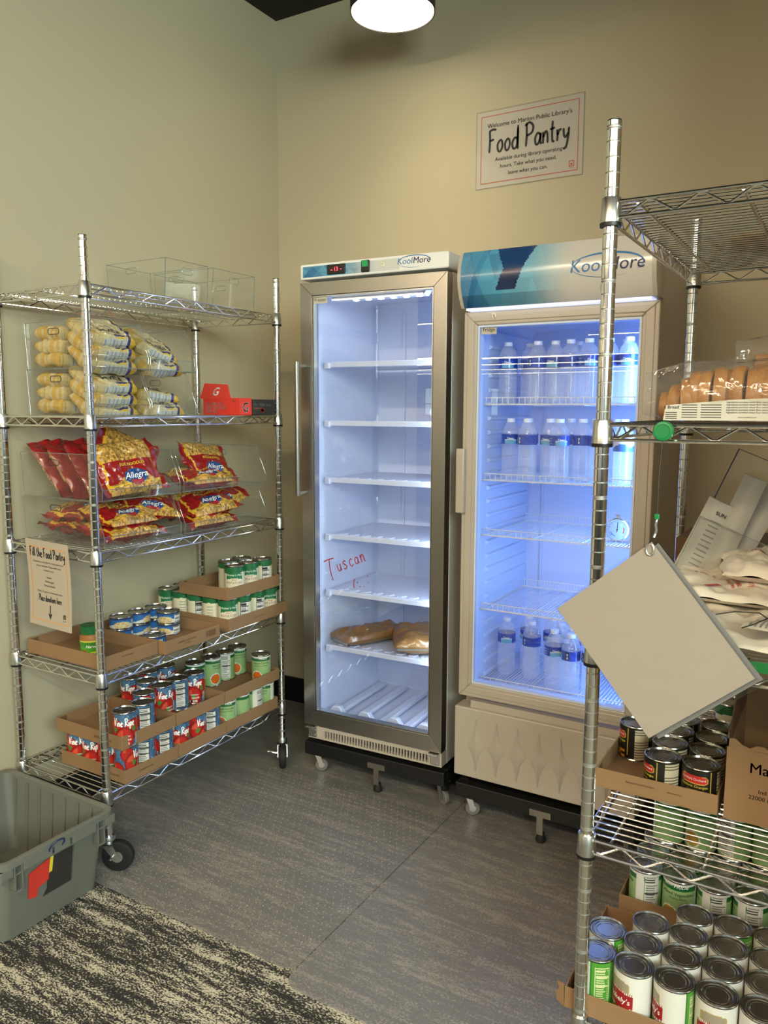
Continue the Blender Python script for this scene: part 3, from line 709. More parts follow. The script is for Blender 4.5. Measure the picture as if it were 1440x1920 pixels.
# kick panel with curved diamond reliefs
kp = MB().box(-.004, .620, -.020, .055, .178, .428).build('kick_panel', 'cream_enamel', fr_, smooth=False, bevel=.004)
MB().box(.05, .58, -.006, .05, .428, .452).build('panel_recess', 'cream_enamel', fr_, smooth=False)
for k in range(7):
    cx = .080+k*.0745; hgt = .094; wd = .033; d = MB(); rim = []
    for q in range(33):
        t = q/32*4; s_ = int(min(3, t)); w_ = t-s_
        a0 = [(-1, 0), (0, 1), (1, 0), (0, -1)][s_]; a1 = [(0, 1), (1, 0), (0, -1), (-1, 0)][s_]
        x = a0[0]+(a1[0]-a0[0])*w_; z = a0[1]+(a1[1]-a0[1])*w_; bow = .26*math.sin(PI*w_)
        rim.append((cx+wd*x*(1-bow), .298+hgt*z*(1-bow)))
    rim = rim[:-1]; n = len(rim)
    # stepped left edge, vertical ridge, right side running out into the panel
    top_, bot_ = .298+hgt, .298-hgt
    def off(x, z):
        k_ = max(0, 1-abs(z-.298)/hgt); return .0202+(.0045*k_**.4 if x < cx-.001 else (.0010 if x > cx+.001 else .004))
    vs = [(x, -.0200, z) for x, z in rim]+[(x, -off(x, z), z) for x, z in rim]
    rid = [(cx, -(.0215+.0085*math.sin(PI*q/8)), bot_+(top_-bot_)*q/8) for q in range(1, 8)]; vs += rid
    fs = [(i, (i+1) % n, n+(i+1) % n, n+i) for i in range(n)]
    for i in range(n):
        z_ = (rim[i][1]+rim[(i+1) % n][1])/2; k0 = min(6, max(0, round((rim[i][1]-bot_)/(top_-bot_)*8)-1)); k1 = min(6, max(0, round((rim[(i+1) % n][1]-bot_)/(top_-bot_)*8)-1))
        fs.append((n+i, n+(i+1) % n, 2*n+k0))
        if k0 != k1:
            step = 1 if k1 > k0 else -1
            for k_ in range(k0, k1, step): fs.append((n+(i+1) % n, 2*n+k_+step, 2*n+k_))
    d.add(vs, fs).build('diamond_relief', 'cream_enamel', kp, auto=20)
dolly(1.2653-.006, -.6318, HA, .625, .56, 'black rolling dolly with silver T-shaped foot bracket under the white glass door fridge', .315)

# ================================================================ WALL SIGN, LAMP
sg = empty('wall_sign', (1.228, -.001, 2.475), 0, 'laminated landscape sign on the back wall welcoming visitors to the Food Pantry', 'sign')
MB().box(-.216, .216, -.0012, 0, -.144, .144).build('paper_sheet', 'paper_lam', sg, smooth=False)
MB().box(-.221, .221, -.0018, -.0013, -.149, .149).build('laminate_film', 'laminate', sg, smooth=False)
S_ = lambda d: (lambda x, z: (x, -d, z))
put2d(MB(), frame2d(-.199, .199, -.128, .128, .0028), S_(.0021)).build('border', 'orange_ink', sg, smooth=False)
tx = MB()
put2d(tx, text2d("Welcome to Marion Public Library's", .0235, .003), S_(.0021), 0, .082)
put2d(tx, hand2d('Food Pantry', .086, .10, .72), S_(.0021), 0, -.012)
for i, s_ in enumerate(('Available during library operating', 'hours. Take what you need,', 'leave what you can.')):
    put2d(tx, text2d(s_, .0205, .003), S_(.0021), 0, -.047-.0285*i)
tx.build('lettering', 'ink', sg, smooth=False)
ic = MB(); put2d(ic, frame2d(.165, .185, -.112, -.090, .003), S_(.0021)); put2d(ic, poly2d([(.169, -.103), (.175, -.098), (.181, -.103), (.175, -.108)]), S_(.0021)); put2d(ic, text2d('MARION', .005, .01), S_(.0021), .175, -.119)
ic.build('logo', 'orange_ink', sg, smooth=False)

pl_ = empty('pendant_lamp', (.853, -.406, 2.87), 0, 'round pendant drum lamp with glowing underside, hanging near the back wall', 'lamp')
MB().lathe([(.152, .0), (.154, .0), (.154, .13), (.02, .135), (.02, .137), (0, .137)], 48, cap=False).build('shade', 'lamp_metal', pl_)
MB().lathe([(0, -.001), (.149, .003), (.149, .006), (0, .006)], 48).build('diffuser', 'lamp_glow', pl_)
MB().tube([(0, 0, .13), (0, 0, .33)], .006, 10).build('stem', 'lamp_metal', pl_)
l = area('pendant_beam', (.853, -.406, 2.864), (.853, -.406, 0), .26, .26, 1.9, (1, .84, .60)); l.data.shape = 'DISK'; l.data.spread = R(112)
# linear fixtures of the hall behind the camera
ORD0 = ('first', 'second', 'third', 'fourth', 'fifth', 'sixth', 'seventh', 'eighth', 'ninth', 'tenth', 'eleventh', 'twelfth', 'thirteenth')
def linear(x0, x1, y, z, lab):
    t = empty('linear_pendant', ((x0+x1)/2, y, z), 0, lab, 'lamp')
    L = (x1-x0)/2
    MB().box(-L, L, -.04, .04, .0, .06).build('housing', 'lamp_metal', t, smooth=False)
    MB().box(-L+.01, L-.01, -.02, .02, -.006, 0).build('light_tube', 'tube_glow', t, smooth=False)
    MB().tube([(-L+.1, 0, .06), (-L+.1, 0, 3.2-z)], .003, 6).tube([(L-.1, 0, .06), (L-.1, 0, 3.2-z)], .003, 6).build('suspension_cable', 'lamp_metal', t)
for i in range(13):
    x0 = -13.5+.9*((i*5) % 4); x1 = -5.5+1.1*((i*3) % 5)
    linear(x0, x1, -9.5-1.45*i, 2.85+.08*(i % 2), 'long slim pendant lamp of the hall behind, %s row from the alcove' % ORD0[i])

# ================================================================ PRINTED CAN LABELS
C_ = {k: hx(v) for k, v in dict(cream='e9e2c4', green='1d6b3c', white='e9e7df', ink='2b2a2a', potato='e3cf7c', tan='b98a3c', denim='3f6f9e', denim2='2c527c', red='c4281f', red2='e2492c', leaf='4f8a3a', ltgreen='a3c388', dkgreen='1f6a38', orange='d9691f', bowl='efe9df', black='17150f', gold='c9a745', blue='2e6fb4', midgreen='4f9a35', brown='7a4a22').items()}
def nfacts(u, v, u0, u1, v0=.06, v1=.94):
    if not (u0 < u < u1 and v0 < v < v1): return None
    a = (u-u0)/(u1-u0); b = (v-v0)/(v1-v0)
    if a < .04 or a > .96 or b < .015 or b > .985: return C_['ink']
    k = b*17; fr = k % 1
    if .82 < b < .92: return C_['ink'] if a < .7 and fr > .3 else C_['white']
    if abs(b-.78) < .012 or abs(b-.55) < .012: return C_['ink']
    if fr > .52 and a > .1 and (a < .55+.3*hash2(int(k), 3) or (a > .85 and a < .93)): return (.28, .28, .27)
    return C_['white']
def lab_potato(u, v):
    n = nfacts(u, v, .80, .94, .04, .80)
    if n: return n
    if .10 < u < .20 and v < .75: return (.30, .30, .28) if (v*26) % 1 > .6 and hash2(int(v*26), 9) > .25 else C_['cream']
    if v > .80+.02*math.sin(u*12): return C_['green']
    d = abs(u-.5)
    if d < .135 and abs(v-.70-.03*math.cos(d*20)) < .11: return hx('23784a')
    for cx, cy, rx, ry in ((.44, .16, .055, .12), (.52, .10, .06, .11), (.58, .2, .045, .13), (.38, .12, .04, .16)):
        q = ((u-cx)/rx)**2+((v-cy)/ry)**2
        if q < 1: return hx('c59b3d') if q > .75 or cx == .38 else C_['potato']
    return C_['cream']
def lab_tomato(u, v):
    n = nfacts(u, v, .76, .92)
    if n: return n
    if .66 < u < .73 and v < .35: return C_['white'] if (u*160) % 1 > .45 else C_['ink']
    if .44 < u < .56 and .03 < v < .10: return C_['white'] if hash2(int(u*120), 1) > .5 else C_['ink']
    for cx, cy, r_ in ((.5, .24, .30), (.37, .50, .30), (.64, .52, .27), (.27, .80, .20), (.12, .30, .22), (.02, .75, .16)):
        q = ((u-cx)*6.1/2.9)**2+((v-cy)/2.3*1.9)**2
        if q < r_*r_:
            if q < (.25*r_)**2 and r_ > .25: return C_['leaf']
            return hx('e2573c') if (u-cx) < -.02 and (v-cy) > .05 and q < (.75*r_)**2 else (C_['red'] if q < (.85*r_)**2 else hx('96201b'))
    w_ = hash2(int(u*45), int(v*18)); w2 = hash2(int(u*110), int(v*36))
    if w2 > .985: return C_['white']
    c0_ = Vector(C_['denim2']).lerp(Vector(hx('6f9cc2')), .25+.45*w_*(.5+.5*math.sin(u*21+v*5)))
    return tuple(c0_)
def lab_carrot(u, v, base='ltgreen', food='orange'):
    n = nfacts(u, v, .78, .93, .05, .95)
    if n: return n
    if .69 < u < .77: return C_['white'] if v > .1 else C_[base]
    if .84 < v < .955: return C_['dkgreen']
    if v > .955: return C_['white']
    q = ((u-.42)/.095)**2+((v-.24)/.22)**2
    if q < .72: 
        h = hash2(int(u*70), int(v*17)); return tuple(c*(.75+.5*h) for c in C_[food]) if food == 'orange' or h > .35 else hx('7f9a35')
    if q < 1: return C_['bowl']
    t = 1-v; return tuple(a*(1-.45*t)+b*.45*t for a, b in zip(C_[base], hx('6fa35a')))
def lab_mixed(u, v): return lab_carrot(u, v, 'ltgreen', 'tan')
def lab_stew(u, v):
    n = nfacts(u, v, .86, .985, .1, .9)
    if n: return hx('d9dba8') if n == C_['ink'] or n == (.28, .28, .27) else C_['midgreen']
    if u > .82 or u < .04: return C_['midgreen'] if u > .83 else hx('3c7d2b')
    if .14 < u < .30 and abs(v-.45) < .02 and (u*170) % 1 > .5: return C_['ink']
    if .18 < u < .24 and abs(v-.52) < .02: return C_['ink']
    d = u-.5
    if abs(d) < .14 and abs(v-.47-d*.1) < .17-.35*abs(d)+(.045 if (u*60) % 1 > .5 else 0): return hx('a31f23')
    if abs(d) < .17 and v < .22+.08*math.cos(d*14): return hx('6d9a3a') if hash2(int(u*80), int(v*26)) > .4 else hx('436f25')
    if abs(d) < .09 and .68 < v < .84-3*d*d: return hx('a39a86')
    if abs(d) < .105 and .66 < v < .87-4*d*d: return hx('b8a36a')
    return C_['white']
def lab_orange(u, v):
    if .72 < u < .86: return hx('cfc3a4') if (v*24) % 1 < .55 or hash2(int(v*24), 2) < .3 else hx('4a4030')
    d = abs(u-.5)
    if d < .125 and abs(v-.74) < .13*(1-(d/.14)**6): return C_['red'] if abs(v-.74) < .11*(1-(d/.135)**6) and d < .118 else C_['gold']
    if abs(d-.15) < .004 and v > .1: return C_['gold']
    if d < .12 and v < .24: return hx('d98a1e') if hash2(int(u*50), int(v*12)) > .3 else C_['black']
    return C_['black']
def lab_tuna(u, v):
    n = nfacts(u, v, .56, .72, .08, .92)
    if n: return n
    if .76 < u < .90 and .1 < v < .8: return C_['white'] if (u*150) % 1 > .42 else C_['ink']
    q = ((u-.42)/.12)**2+((v-.3)/.4)**2
    if q < 1: return hx('e3cfa0') if hash2(int(u*60), int(v*10)) > .3 else hx('c9a468')
    if v > .84: return hx('2c4d86')
    return C_['blue'] if v > .28+.1*math.sin(u*25) else C_['white']
def lab_pb(u, v):
    if v > .93 or v < .04: return hx('e9e24a')
    if v < .42+.25*(u-.5) and .34 < u < .7: return hx('dfe04a') if v < .36+.25*(u-.5) else hx('c8d23a')
    q = ((u-.40)/.045)**2+((v-.38)/.14)**2
    if q < 1: return hx('c33a2e')
    return hx('4f9a2c') if (v+u*.3) < .8 else hx('3c8426')
def text_layer(r, items, off=.0006):
    mb = MB()
    def fn(x, y): t = x/r; return ((r+off)*math.cos(t), (r+off)*math.sin(t), y)
    for t, dx, dy in items: put2d(mb, t, fn, dx, dy)
    return mb
KINDS = {
 'potato': dict(r=.0372, h=.113, lab=lab_potato, lid='lid', name='potato_can', text=[('white_ink', [(text2d("Mother's Maid", .0105, .01, .3), 0, .077)]), ('brown_ink', [(text2d('Sliced', .009, .0), 0, .060), (text2d('POTATOES', .0125, .01), 0, .047)])]),
 'tomato': dict(r=.0372, h=.113, lab=lab_tomato, lid='lid', name='tomato_can', text=[('white_ink', [(hand2d('Vine Ripe', .026, .13, .62), 0, .070), (text2d('tomato', .009, .02), .006, .034), (text2d('sauce', .0125, .03), .008, .022)])]),
 'carrot': dict(r=.0372, h=.113, lab=lab_carrot, lid='lid', name='carrot_can', text=[('white_ink', [(text2d('NORTH', .006, .02, .2, 'RIGHT'), -.012, .0995), (text2d('PRIDE', .0125, .03, .2, 'LEFT'), -.010, .0975)]), ('ink', [(text2d('Sliced Carrots', .0105, .012), 0, .079), (text2d('Zanahorias en Rodajas', .006, .012), 0, .070)])]),
 'mixed': dict(r=.0372, h=.113, lab=lab_mixed, lid='lid', name='vegetable_can', text=[('white_ink', [(text2d('NORTH', .006, .02, .2, 'RIGHT'), -.012, .0995), (text2d('PRIDE', .0125, .03, .2, 'LEFT'), -.010, .0975)]), ('ink', [(text2d('Mixed Vegetables', .0105, .012), 0, .079), (text2d('Verduras Mixtas', .006, .012), 0, .070)])]),
 'stew': dict(r=.0372, h=.113, lab=lab_stew, lid='lid', name='bean_can', text=[('white_ink', [(text2d("Stokely's", .0155, .02, .1), 0, .050)])]),
 'orange': dict(r=.0372, h=.082, lab=lab_orange, lid='lid_dark', name='orange_can', text=[('white_ink', [(text2d('Richfield Orchard', .0070, .015), 0, .057)]), ('yellow_ink', [(text2d('Mandarin Oranges', .0078, .01), 0, .042), (text2d('IN LIGHT SYRUP', .0038, .01), 0, .035)])]),
 'tuna': dict(r=.0395, h=.042, lab=lab_tuna, lid='lid', name='fish_can', text=[]),
}
CANS = {}
def can_proto(kind):
    k = KINDS[kind]; r, h = k['r'], k['h']
    b = MB().lathe([(0, .003), (r-.004, .003), (r-.002, 0), (r, .0005), (r+.0008, .002), (r-.0006, .0045), (r-.0006, h-.0045), (r+.0008, h-.002), (r, h-.0002), (r-.0016, h), (r-.003, h-.004), (r-.006, h-.0042), (r-.0075, h-.0028), (r-.0095, h-.0028), (r-.011, h-.0042), (r-.0135, h-.0042), (r-.0145, h-.0034), (r-.016, h-.0034), (r-.017, h-.0042), (.0, h-.0042)], 36).mesh(k['name'], k['lid'], True, 14)
    nu, nv = (150, 44) if kind in ('stew',) else (110, 36)
    z0, z1 = .005, h-.0048
    def fn(u, v): t = (u-.5)*2*PI; return (r*math.cos(t), r*math.sin(t), z0+v*(z1-z0))
    l = MB().grid(fn, nu, nv if h > .06 else 18, k['lab']).mesh('label', 'print', True, 80)
    tx = [text_layer(r, it).mesh('lettering', mt, False) for mt, it in k['text']]
    CANS[kind] = (b, l, tx)
def can(kind, x, y, z, rz, label, group=None):
    if kind not in CANS: can_proto(kind)
    b, l, tx = CANS[kind]
    o = new_obj(KINDS[kind]['name'], b); o.location = (x, y, z+.0003); o.rotation_euler = (0, 0, R(rz)); tag(o, label, 'can', group)
    lo = new_obj('label', l, o)
    for t in tx: new_obj('lettering', t, lo)
    return o
ORD = ['nearest', 'second', 'third', 'fourth', 'fifth', 'sixth', 'seventh', 'eighth', 'ninth', 'tenth', 'eleventh', 'twelfth']

# ---------------------------------------------------------------- cardboard trays
def tray(x0, x1, y0, y1, z, h, label, marks=(), flap=None, rz=0):
    cx, cy = (x0+x1)/2, (y0+y1)/2; a, b = (x1-x0)/2, (y1-y0)/2; t = .003
    mb = MB().box(-a, a, -b, b, 0, t).box(-a, a, -b, -b+t, t, h).box(-a, a, b-t, b, t, h).box(-a, -a+t, -b+t, b-t, t, h).box(a-t, a, -b+t, b-t, t, h)
    o = mb.build('cardboard_tray', 'cardboard', smooth=False, bevel=.0008); o.location = (cx, cy, z+.0004); o.rotation_euler = (0, 0, rz)
    tag(o, label, 'tray')
    # folded glue tabs at the corners on the inside
    for sx in (-1, 1):
        MB().box(sx*(a-t)-.0015 if sx > 0 else -a+t, sx*(a-t) if sx > 0 else -a+t+.0015, -b+t, -b+t+.035, t, h-.004).build('corner_tab', 'cardboard_dark', o, smooth=False)
    for face, txt, size, u, v in marks:
        mk = MB()
        if face == '+x': put2d(mk, text2d(txt, size, .004), lambda p, q: (a+.0003, p, q), u, v)
        elif face == '-y': put2d(mk, text2d(txt, size, .004), lambda p, q: (p, -b-.0003, q), u, v)
        mk.build('print', 'card_ink', o, smooth=False)
    return o
def barcode(o, a, y0, y1, z0, z1):
    mb = MB(); n = 14
    for k in range(n):
        w_ = (y1-y0)/n*(.3+.5*hash2(k, 4)); y = y0+(y1-y0)*k/n; mb.add([(a+.0004, y, z0), (a+.0004, y+w_, z0), (a+.0004, y+w_, z1), (a+.0004, y, z1)], [(0, 1, 2, 3)])
    mb.build('barcode', 'card_ink', o, smooth=False)
z4, z5 = ZS[3], ZS[4]; CH = .113; TH = .045
# shelf 4
tray(.070, .455, -1.462, -1.250, z4, .047, 'brown cardboard tray nearest the camera on the fourth shelf, holding the jar', [('+x', 'Specialty Packaging', .006, -.02, .03)])
o = tray(.100, .486, -1.246, -.985, z4, .045, 'brown cardboard tray in the middle of the fourth shelf, holding fish cans', [('+x', 'DRAINED LIGHT TUNA', .008, -.03, .024), ('+x', 'IN WATER', .006, -.03, .015)]); barcode(o, .193, .060, .110, .012, .034)
tray(.090, .480, -.932, -.588, z4, .047, 'brown cardboard tray at the far end of the fourth shelf under the potato cans', [('+x', 'SLICED POTATOES 12', .006, 0, .02)])
tray(.235, .478, -.932, -.630, z4+.0034+CH, .045, 'brown cardboard tray stacked on top of the potato cans, holding five more', [])
zc = z4+.0038
for x, y, lv, lab in ((.222, -1.200, 0, 'lower fish can of the stack nearest the jar tray'), (.222, -1.200, 1, 'upper fish can of the stack nearest the jar tray'), (.222, -1.119, 0, 'lower fish can of the middle stack, barely seen'), (.222, -1.119, 1, 'upper fish can of the middle stack in the tray'), (.222, -1.038, 0, 'lower fish can of the far rear stack next to the potato cans'), (.222, -1.038, 1, 'upper fish can of the far rear stack next to the potato cans'), (.310, -1.060, 0, 'lower fish can of the front stack with barcode facing out'), (.310, -1.060, 1, 'upper fish can of the front stack with barcode facing out'), (.385, -1.200, 0, 'single flat fish can standing alone at the front of the middle tray')):
    can('tuna', x, y, zc+lv*.0425, {(.310): 155+8*lv, (.385): 60}.get(x, 195 if y < -1.15 else 250)-200, 'blue and white '+lab, 'fish cans in the middle tray')
k = 0
for i, x in enumerate((.440, .363, .286, .209, .132)):
    for j, y in enumerate((-.890, -.813, -.736, -.659)):
        if i > 1 and j > 0 and not (i == 4): continue
        rz = (-43, -165, -150, -36)[j] if i == 0 else (100, 65, -165, 80, -43)[i]
        lab = ('%s potato can along the open front of the lower far tray' % ORD[j]) if i == 0 else ('lower layer potato can, %s row from the front, %s from the near side' % (ORD[i].replace('nearest', 'first'), ORD[j].replace('nearest', 'first')))
        can('potato', x, y, zc, rz, lab, 'potato cans in the lower far tray')
zu = z4+.0034+CH+.0038
for x, y, rz, lab in ((.440, -.850, -50, 'front near corner of'), (.363, -.800, -165, 'second row near side of'), (.440, -.770, -42, 'middle front of'), (.363, -.722, -80, 'second row far side of'), (.440, -.690, -160, 'front far corner of, nutrition side out,')):
    can('potato', x, y, zu, rz, 'green and cream potato can, %s the upper tray' % lab, 'potato cans in the upper tray')
# peanut butter jar
pb = MB().lathe([(0, 0), (.033, 0), (.0365, .004), (.0365, .080), (.034, .090), (.031, .094), (.031, .098)], 36).build('peanut_butter_jar', 'peanut'); pb.location = (.335, -1.416, zc)
tag(pb, 'peanut butter jar with green lid and green label in the nearest tray', 'jar')
MB().lathe([(.0325, .094), (.0345, .094), (.0345, .117), (.033, .119), (0, .119)], 40).build('lid', 'green_cap', pb)
lo = MB().grid(lambda u, v: (.0368*math.cos((u-.5)*2*PI), .0368*math.sin((u-.5)*2*PI), .012+v*.062), 110, 30, lab_pb).build('label', 'print_gloss', pb, auto=80)
tt = text_layer(.0368, [(hand2d("Harvest", .016, .12, .7, .2) if False else text2d('Harvest', .013, .012, .35), .004, .052)]).build('lettering', 'white_ink', lo, smooth=False)
tt = text_layer(.0368, [(text2d('CREAMY', .013, .02), .004, .026)]).build('lettering', 'green_cap', lo, smooth=False)
pb.rotation_euler = (0, 0, R(-42))
# shelf 5
zc = z5+.0038; zt = z5+.0034+CH; zu = zt+.0038
tray(.163, .475, -1.422, -1.192, z5, TH, 'lower brown cardboard tray nearest the camera on the bottom shelf', [('-y', 'TOMATO SAUCE', .010, .09, .018), ('+x', 'TOMATO SAUCE', .008, -.03, .02)])
tray(.163, .475, -1.189, -.950, z5, TH, 'lower brown cardboard tray in the middle of the bottom shelf')
tray(.163, .475, -.947, -.648, z5, TH, 'lower brown cardboard tray at the far end of the bottom shelf')
tray(.158, .478, -1.432, -1.203, zt, TH, 'upper brown cardboard tray nearest the camera, stacked on tomato cans', [('-y', 'SPAGHETTI SAUCE', .010, .07, .018)])
tray(.158, .478, -1.199, -.960, zt, TH, 'upper brown cardboard tray in the middle, stacked on tomato cans')
tray(.158, .478, -.956, -.640, zt, TH, 'upper brown cardboard tray at the far end, stacked on carrot cans')
ys = (-1.383, -1.305, -1.228, -1.150, -1.073, -.996, -.908, -.832, -.756, -.684)
rz5 = (48, -168, -150, -35, 20, -160, -50, 70, -120, -80)
for j, y in enumerate(ys):
    kd = 'tomato' if j < 6 else 'carrot'
    what = 'red and blue tomato sauce can' if j < 6 else 'green carrot can'
    can(kd, .437, y, zc, rz5[j], '%s, lower front row of bottom shelf, %s from near end' % (what, ORD[j].replace('nearest', 'first')), 'lower layer cans on the bottom shelf')
    can(kd, .360, y, zc, rz5[(j+3) % 10], '%s, lower second row of bottom shelf, %s from near end' % (what, ORD[j].replace('nearest', 'first')), 'lower layer cans on the bottom shelf')
for i, x in enumerate((.283, .206)):
    can('tomato', x, ys[0], zc, (-60, -40)[i], 'tomato sauce can, near side of the lowest near tray, %s from the wall' % ('second', 'first')[i], 'lower layer cans on the bottom shelf')
    can('tomato', x, ys[3], zc, 10, 'tomato sauce can inside the lower middle tray, %s from the wall' % ('second', 'first')[i], 'lower layer cans on the bottom shelf')
    can('carrot', x, ys[7], zc, 10, 'carrot can inside the lower far tray, %s from the wall' % ('second', 'first')[i], 'lower layer cans on the bottom shelf')
up5 = [('tomato', .445, -1.389, -46, 'foremost, its red tomato label facing out'), ('tomato', .440, -1.308, -155, 'second from the near post, nutrition panel facing out'), ('tomato', .372, -1.242, 50, 'third, on the far edge of the near upper tray'),
 ('tomato', .368, -1.158, -10, 'first at the near edge of the upper middle tray'), ('tomato', .364, -1.078, -150, 'second in the front row of the upper middle tray'), ('tomato', .368, -1.001, -52, 'third in the front row of the upper middle tray'),
 ('tomato', .214, -1.158, -75, 'nearest can of the wall side row in the upper middle tray'), ('tomato', .290, -1.152, 140, 'nearest can of the centre row in the upper middle tray'), ('tomato', .216, -1.078, 10, 'second can of the wall side row in the upper middle tray'), ('tomato', .218, -1.000, -30, 'far can of the wall side row in the upper middle tray')]
for kd, x, y, rz, lab in up5: can(kd, x, y, zu, rz, 'upper layer tomato can, '+lab, 'upper layer tomato cans')
for x, y, rz, lab in ((.287, -.912, 70, 'nearest of the rear row'), (.293, -.832, 10, 'second of the rear row'), (.293, -.752, -168, 'third of the rear row'), (.287, -.672, -30, 'farthest of the rear row'), (.436, -.702, -48, 'alone at the front of the tray')):
    can('carrot', x, y, zu, rz, 'green sliced carrot can in the upper far tray, '+lab, 'upper layer carrot cans')
# right rack cans
z4r = ZS[3]; z5r = ZS[4]
tray(1.964, 2.211, -1.417, -1.100, z4r, .042, 'brown cardboard tray of mandarin orange cans on the fourth shelf of the right rack', [('-y', 'Assorted Food Product', .0062, -.03, .024), ('-y', 'Nutrition Plus', .005, .04, .022)])
for i, x in enumerate((2.094, 2.171)):
    for j, y in enumerate((-1.375, -1.298, -1.221, -1.144)):
        can('orange', x, y, z4r+.0038, (-85, -105)[i] if j == 0 and i == 1 else -150+17*j, 'black mandarin orange can, %s in the %s row of its tray' % (ORD[j], ('left', 'right')[i]), 'mandarin orange cans on the right rack')
can('orange', 2.004, -1.225, z4r+.0038, -160, 'black mandarin orange can standing alone at the left side of the tray', 'mandarin orange cans on the right rack')
can('potato', 2.183, -1.040, z4r, 70, 'can with white nutrition label behind the mandarin oranges, beside the torn box', 'vegetable cans at the back of the right rack')
tray(1.974, 2.395, -1.618, -1.312, z5r, .045, 'torn brown cardboard tray of white and green cans at the bottom right', [('-y', 'STOKELY', .012, .06, .02)])
fl = MB().prism([(0, 0), (.03, .004), (.034, .020), (.022, .034), (.030, .045), (.004, .047)], lambda a, b: (1.974-a*.6, -1.617+a*.2, z5r+b), lambda a, b: (1.974-a*.6, -1.614+a*.2, z5r+b))
tag(fl.build('cardboard_flap', 'cardboard', smooth=False), 'torn cardboard flap sticking out beyond the near post of the right rack', 'cardboard')
colm = [(2.024, (-1.573, -1.496)), (2.098, (-1.578, -1.503, -1.428)), (2.173, (-1.578, -1.503, -1.428, -1.353)), (2.249, (-1.577, -1.501, -1.426, -1.351)), (2.325, (-1.577, -1.501, -1.426, -1.351))]
for i, (x, yy) in enumerate(colm):
    for j, y in enumerate(yy):
        rz = ((150, 190), (-128, -112, -95), (-160, -112, -90, -110), (-92, -112, -100, 170), (-66, -100, 150, -85))[i][j]
        can('stew', x, y, z5r+.0038, rz, 'white and green can, bottom right, %s column from near post, %s from front' % (ORD[i].replace('nearest', 'first'), ORD[j].replace('nearest', 'first')), 'white and green cans in the bottom right tray')
tray(1.990, 2.400, -1.262, -.935, z5r, .050, 'brown cardboard tray of mixed vegetable cans behind the bottom right tray')
for i in range(5):
    for j in range(3):
        can('mixed', 2.040+.0765*i, -1.216+.0765*j, z5r+.0038, (178, -85, 165, 160, -90)[i]+20*j, 'green mixed vegetable can, lower layer bottom right, row %s, %s from left' % (('one', 'two', 'three')[j], ORD[i].replace('nearest', 'first')), 'mixed vegetable cans lower layer')
for i in range(5):
    can('mixed', 2.060+.0765*i, -1.063, z5r+CH+.0042, (60, -90, 120, 10, -80)[i], 'green mixed vegetable can stacked on top, seen through the shelf wires, %s from left' % ORD[i].replace('nearest', 'first'), 'mixed vegetable cans upper layer')
    can('mixed', 2.060+.0765*i, -.986, z5r+CH+.0042, (60, -90, 120, 10, -80)[i], 'vegetable can stacked on top in the rear row, %s from left' % ORD[i].replace('nearest', 'first'), 'mixed vegetable cans upper layer')
# torn open case on the fourth shelf, right
bx = empty('cardboard_box', (2.222, -1.417, z4r), 0, 'large torn open brown cardboard case right of the mandarin oranges', 'box')
MB().box(0, .32, 0, .003, 0, .150).box(0, .003, .003, .30, 0, .150).box(.317, .32, .003, .30, 0, .2).box(.003, .317, .297, .30, 0, .2).box(.003, .317, .003, .297, 0, .003).build('wall_panel', 'cardboard', bx, smooth=False)
top = [(0, .150)]
for k in range(25): top.append((.32*k/24, .158+.006*math.sin(k*1.9)+.004*math.sin(k*4.1)+(.008 if k < 2 else 0)))
top.append((.32, .150))
MB().prism(top, lambda a, b: (a, 0, b), lambda a, b: (a, .003, b)).build('torn_edge', 'cardboard', bx, smooth=False)
MB().prism([(.0, .15), (.0, .178), (.05, .19), (.09, .235), (.16, .225), (.2, .245), (.30, .25), (.30, .15)], lambda a, b: (.0, a, b), lambda a, b: (.003, a, b)).build('side_flap', 'cardboard_dark', bx, smooth=False)
for t_, sz_, x_, z_ in (('Ma', .030, .060, .105), ('Ind', .012, .068, .066), ('22000 (', .012, .062, .052)):
    put2d(MB(), text2d(t_, sz_, .012), lambda p, q: (p, -.0004, q), x_, z_).build('print', 'ink', bx, smooth=False)

# ================================================================ BAGS
def bag_surf(L, W, T, seed, side, fin=.0, flare=0.0, wr=.004, pe=3.0, be=2.6):
    def fn(u, v):
        a, b = abs(2*u-1), abs(2*v-1); ue = min(1, a/(1-fin)) if fin else a
        th = (max(0, 1-ue**pe))**.5*(max(0, 1-b**be))**.5
        x = (u-.5)*L; wd = 1-.10*(1-(1-a)**.5)*(0 if flare else 1)+flare*max(0, a-.8)
        y = (v-.5)*W*wd
        n1 = noise.noise(Vector((u*5+seed, v*4, seed*1.7+side*3)))*wr*1.6+noise.noise(Vector((u*14+seed, v*11, seed)))*wr*.7
        wave = (.010*math.sin(v*9+seed)+.004*math.sin(v*23+seed*2))*max(0, (a-.75)/.25)*(1 if fin else 0)
        return (x, y, side*(T/2*th+(n1 if th > .12 else n1*th*6))+wave)
    return fn
def bag_mesh(name, L, W, T, paint, seed, mat_='print_bag', back=None, **k):
    mb = MB(); n, m_ = 72, 44
    mb.grid(bag_surf(L, W, T, seed, 1, **k), n, m_, paint)
    f_ = bag_surf(L, W, T, seed, -1, **k); mb.grid(lambda u, v: f_(u, 1-v), n, m_, lambda u, v: (back or paint)(u, 1-v))
    return mb.mesh(name, mat_, True, 80)
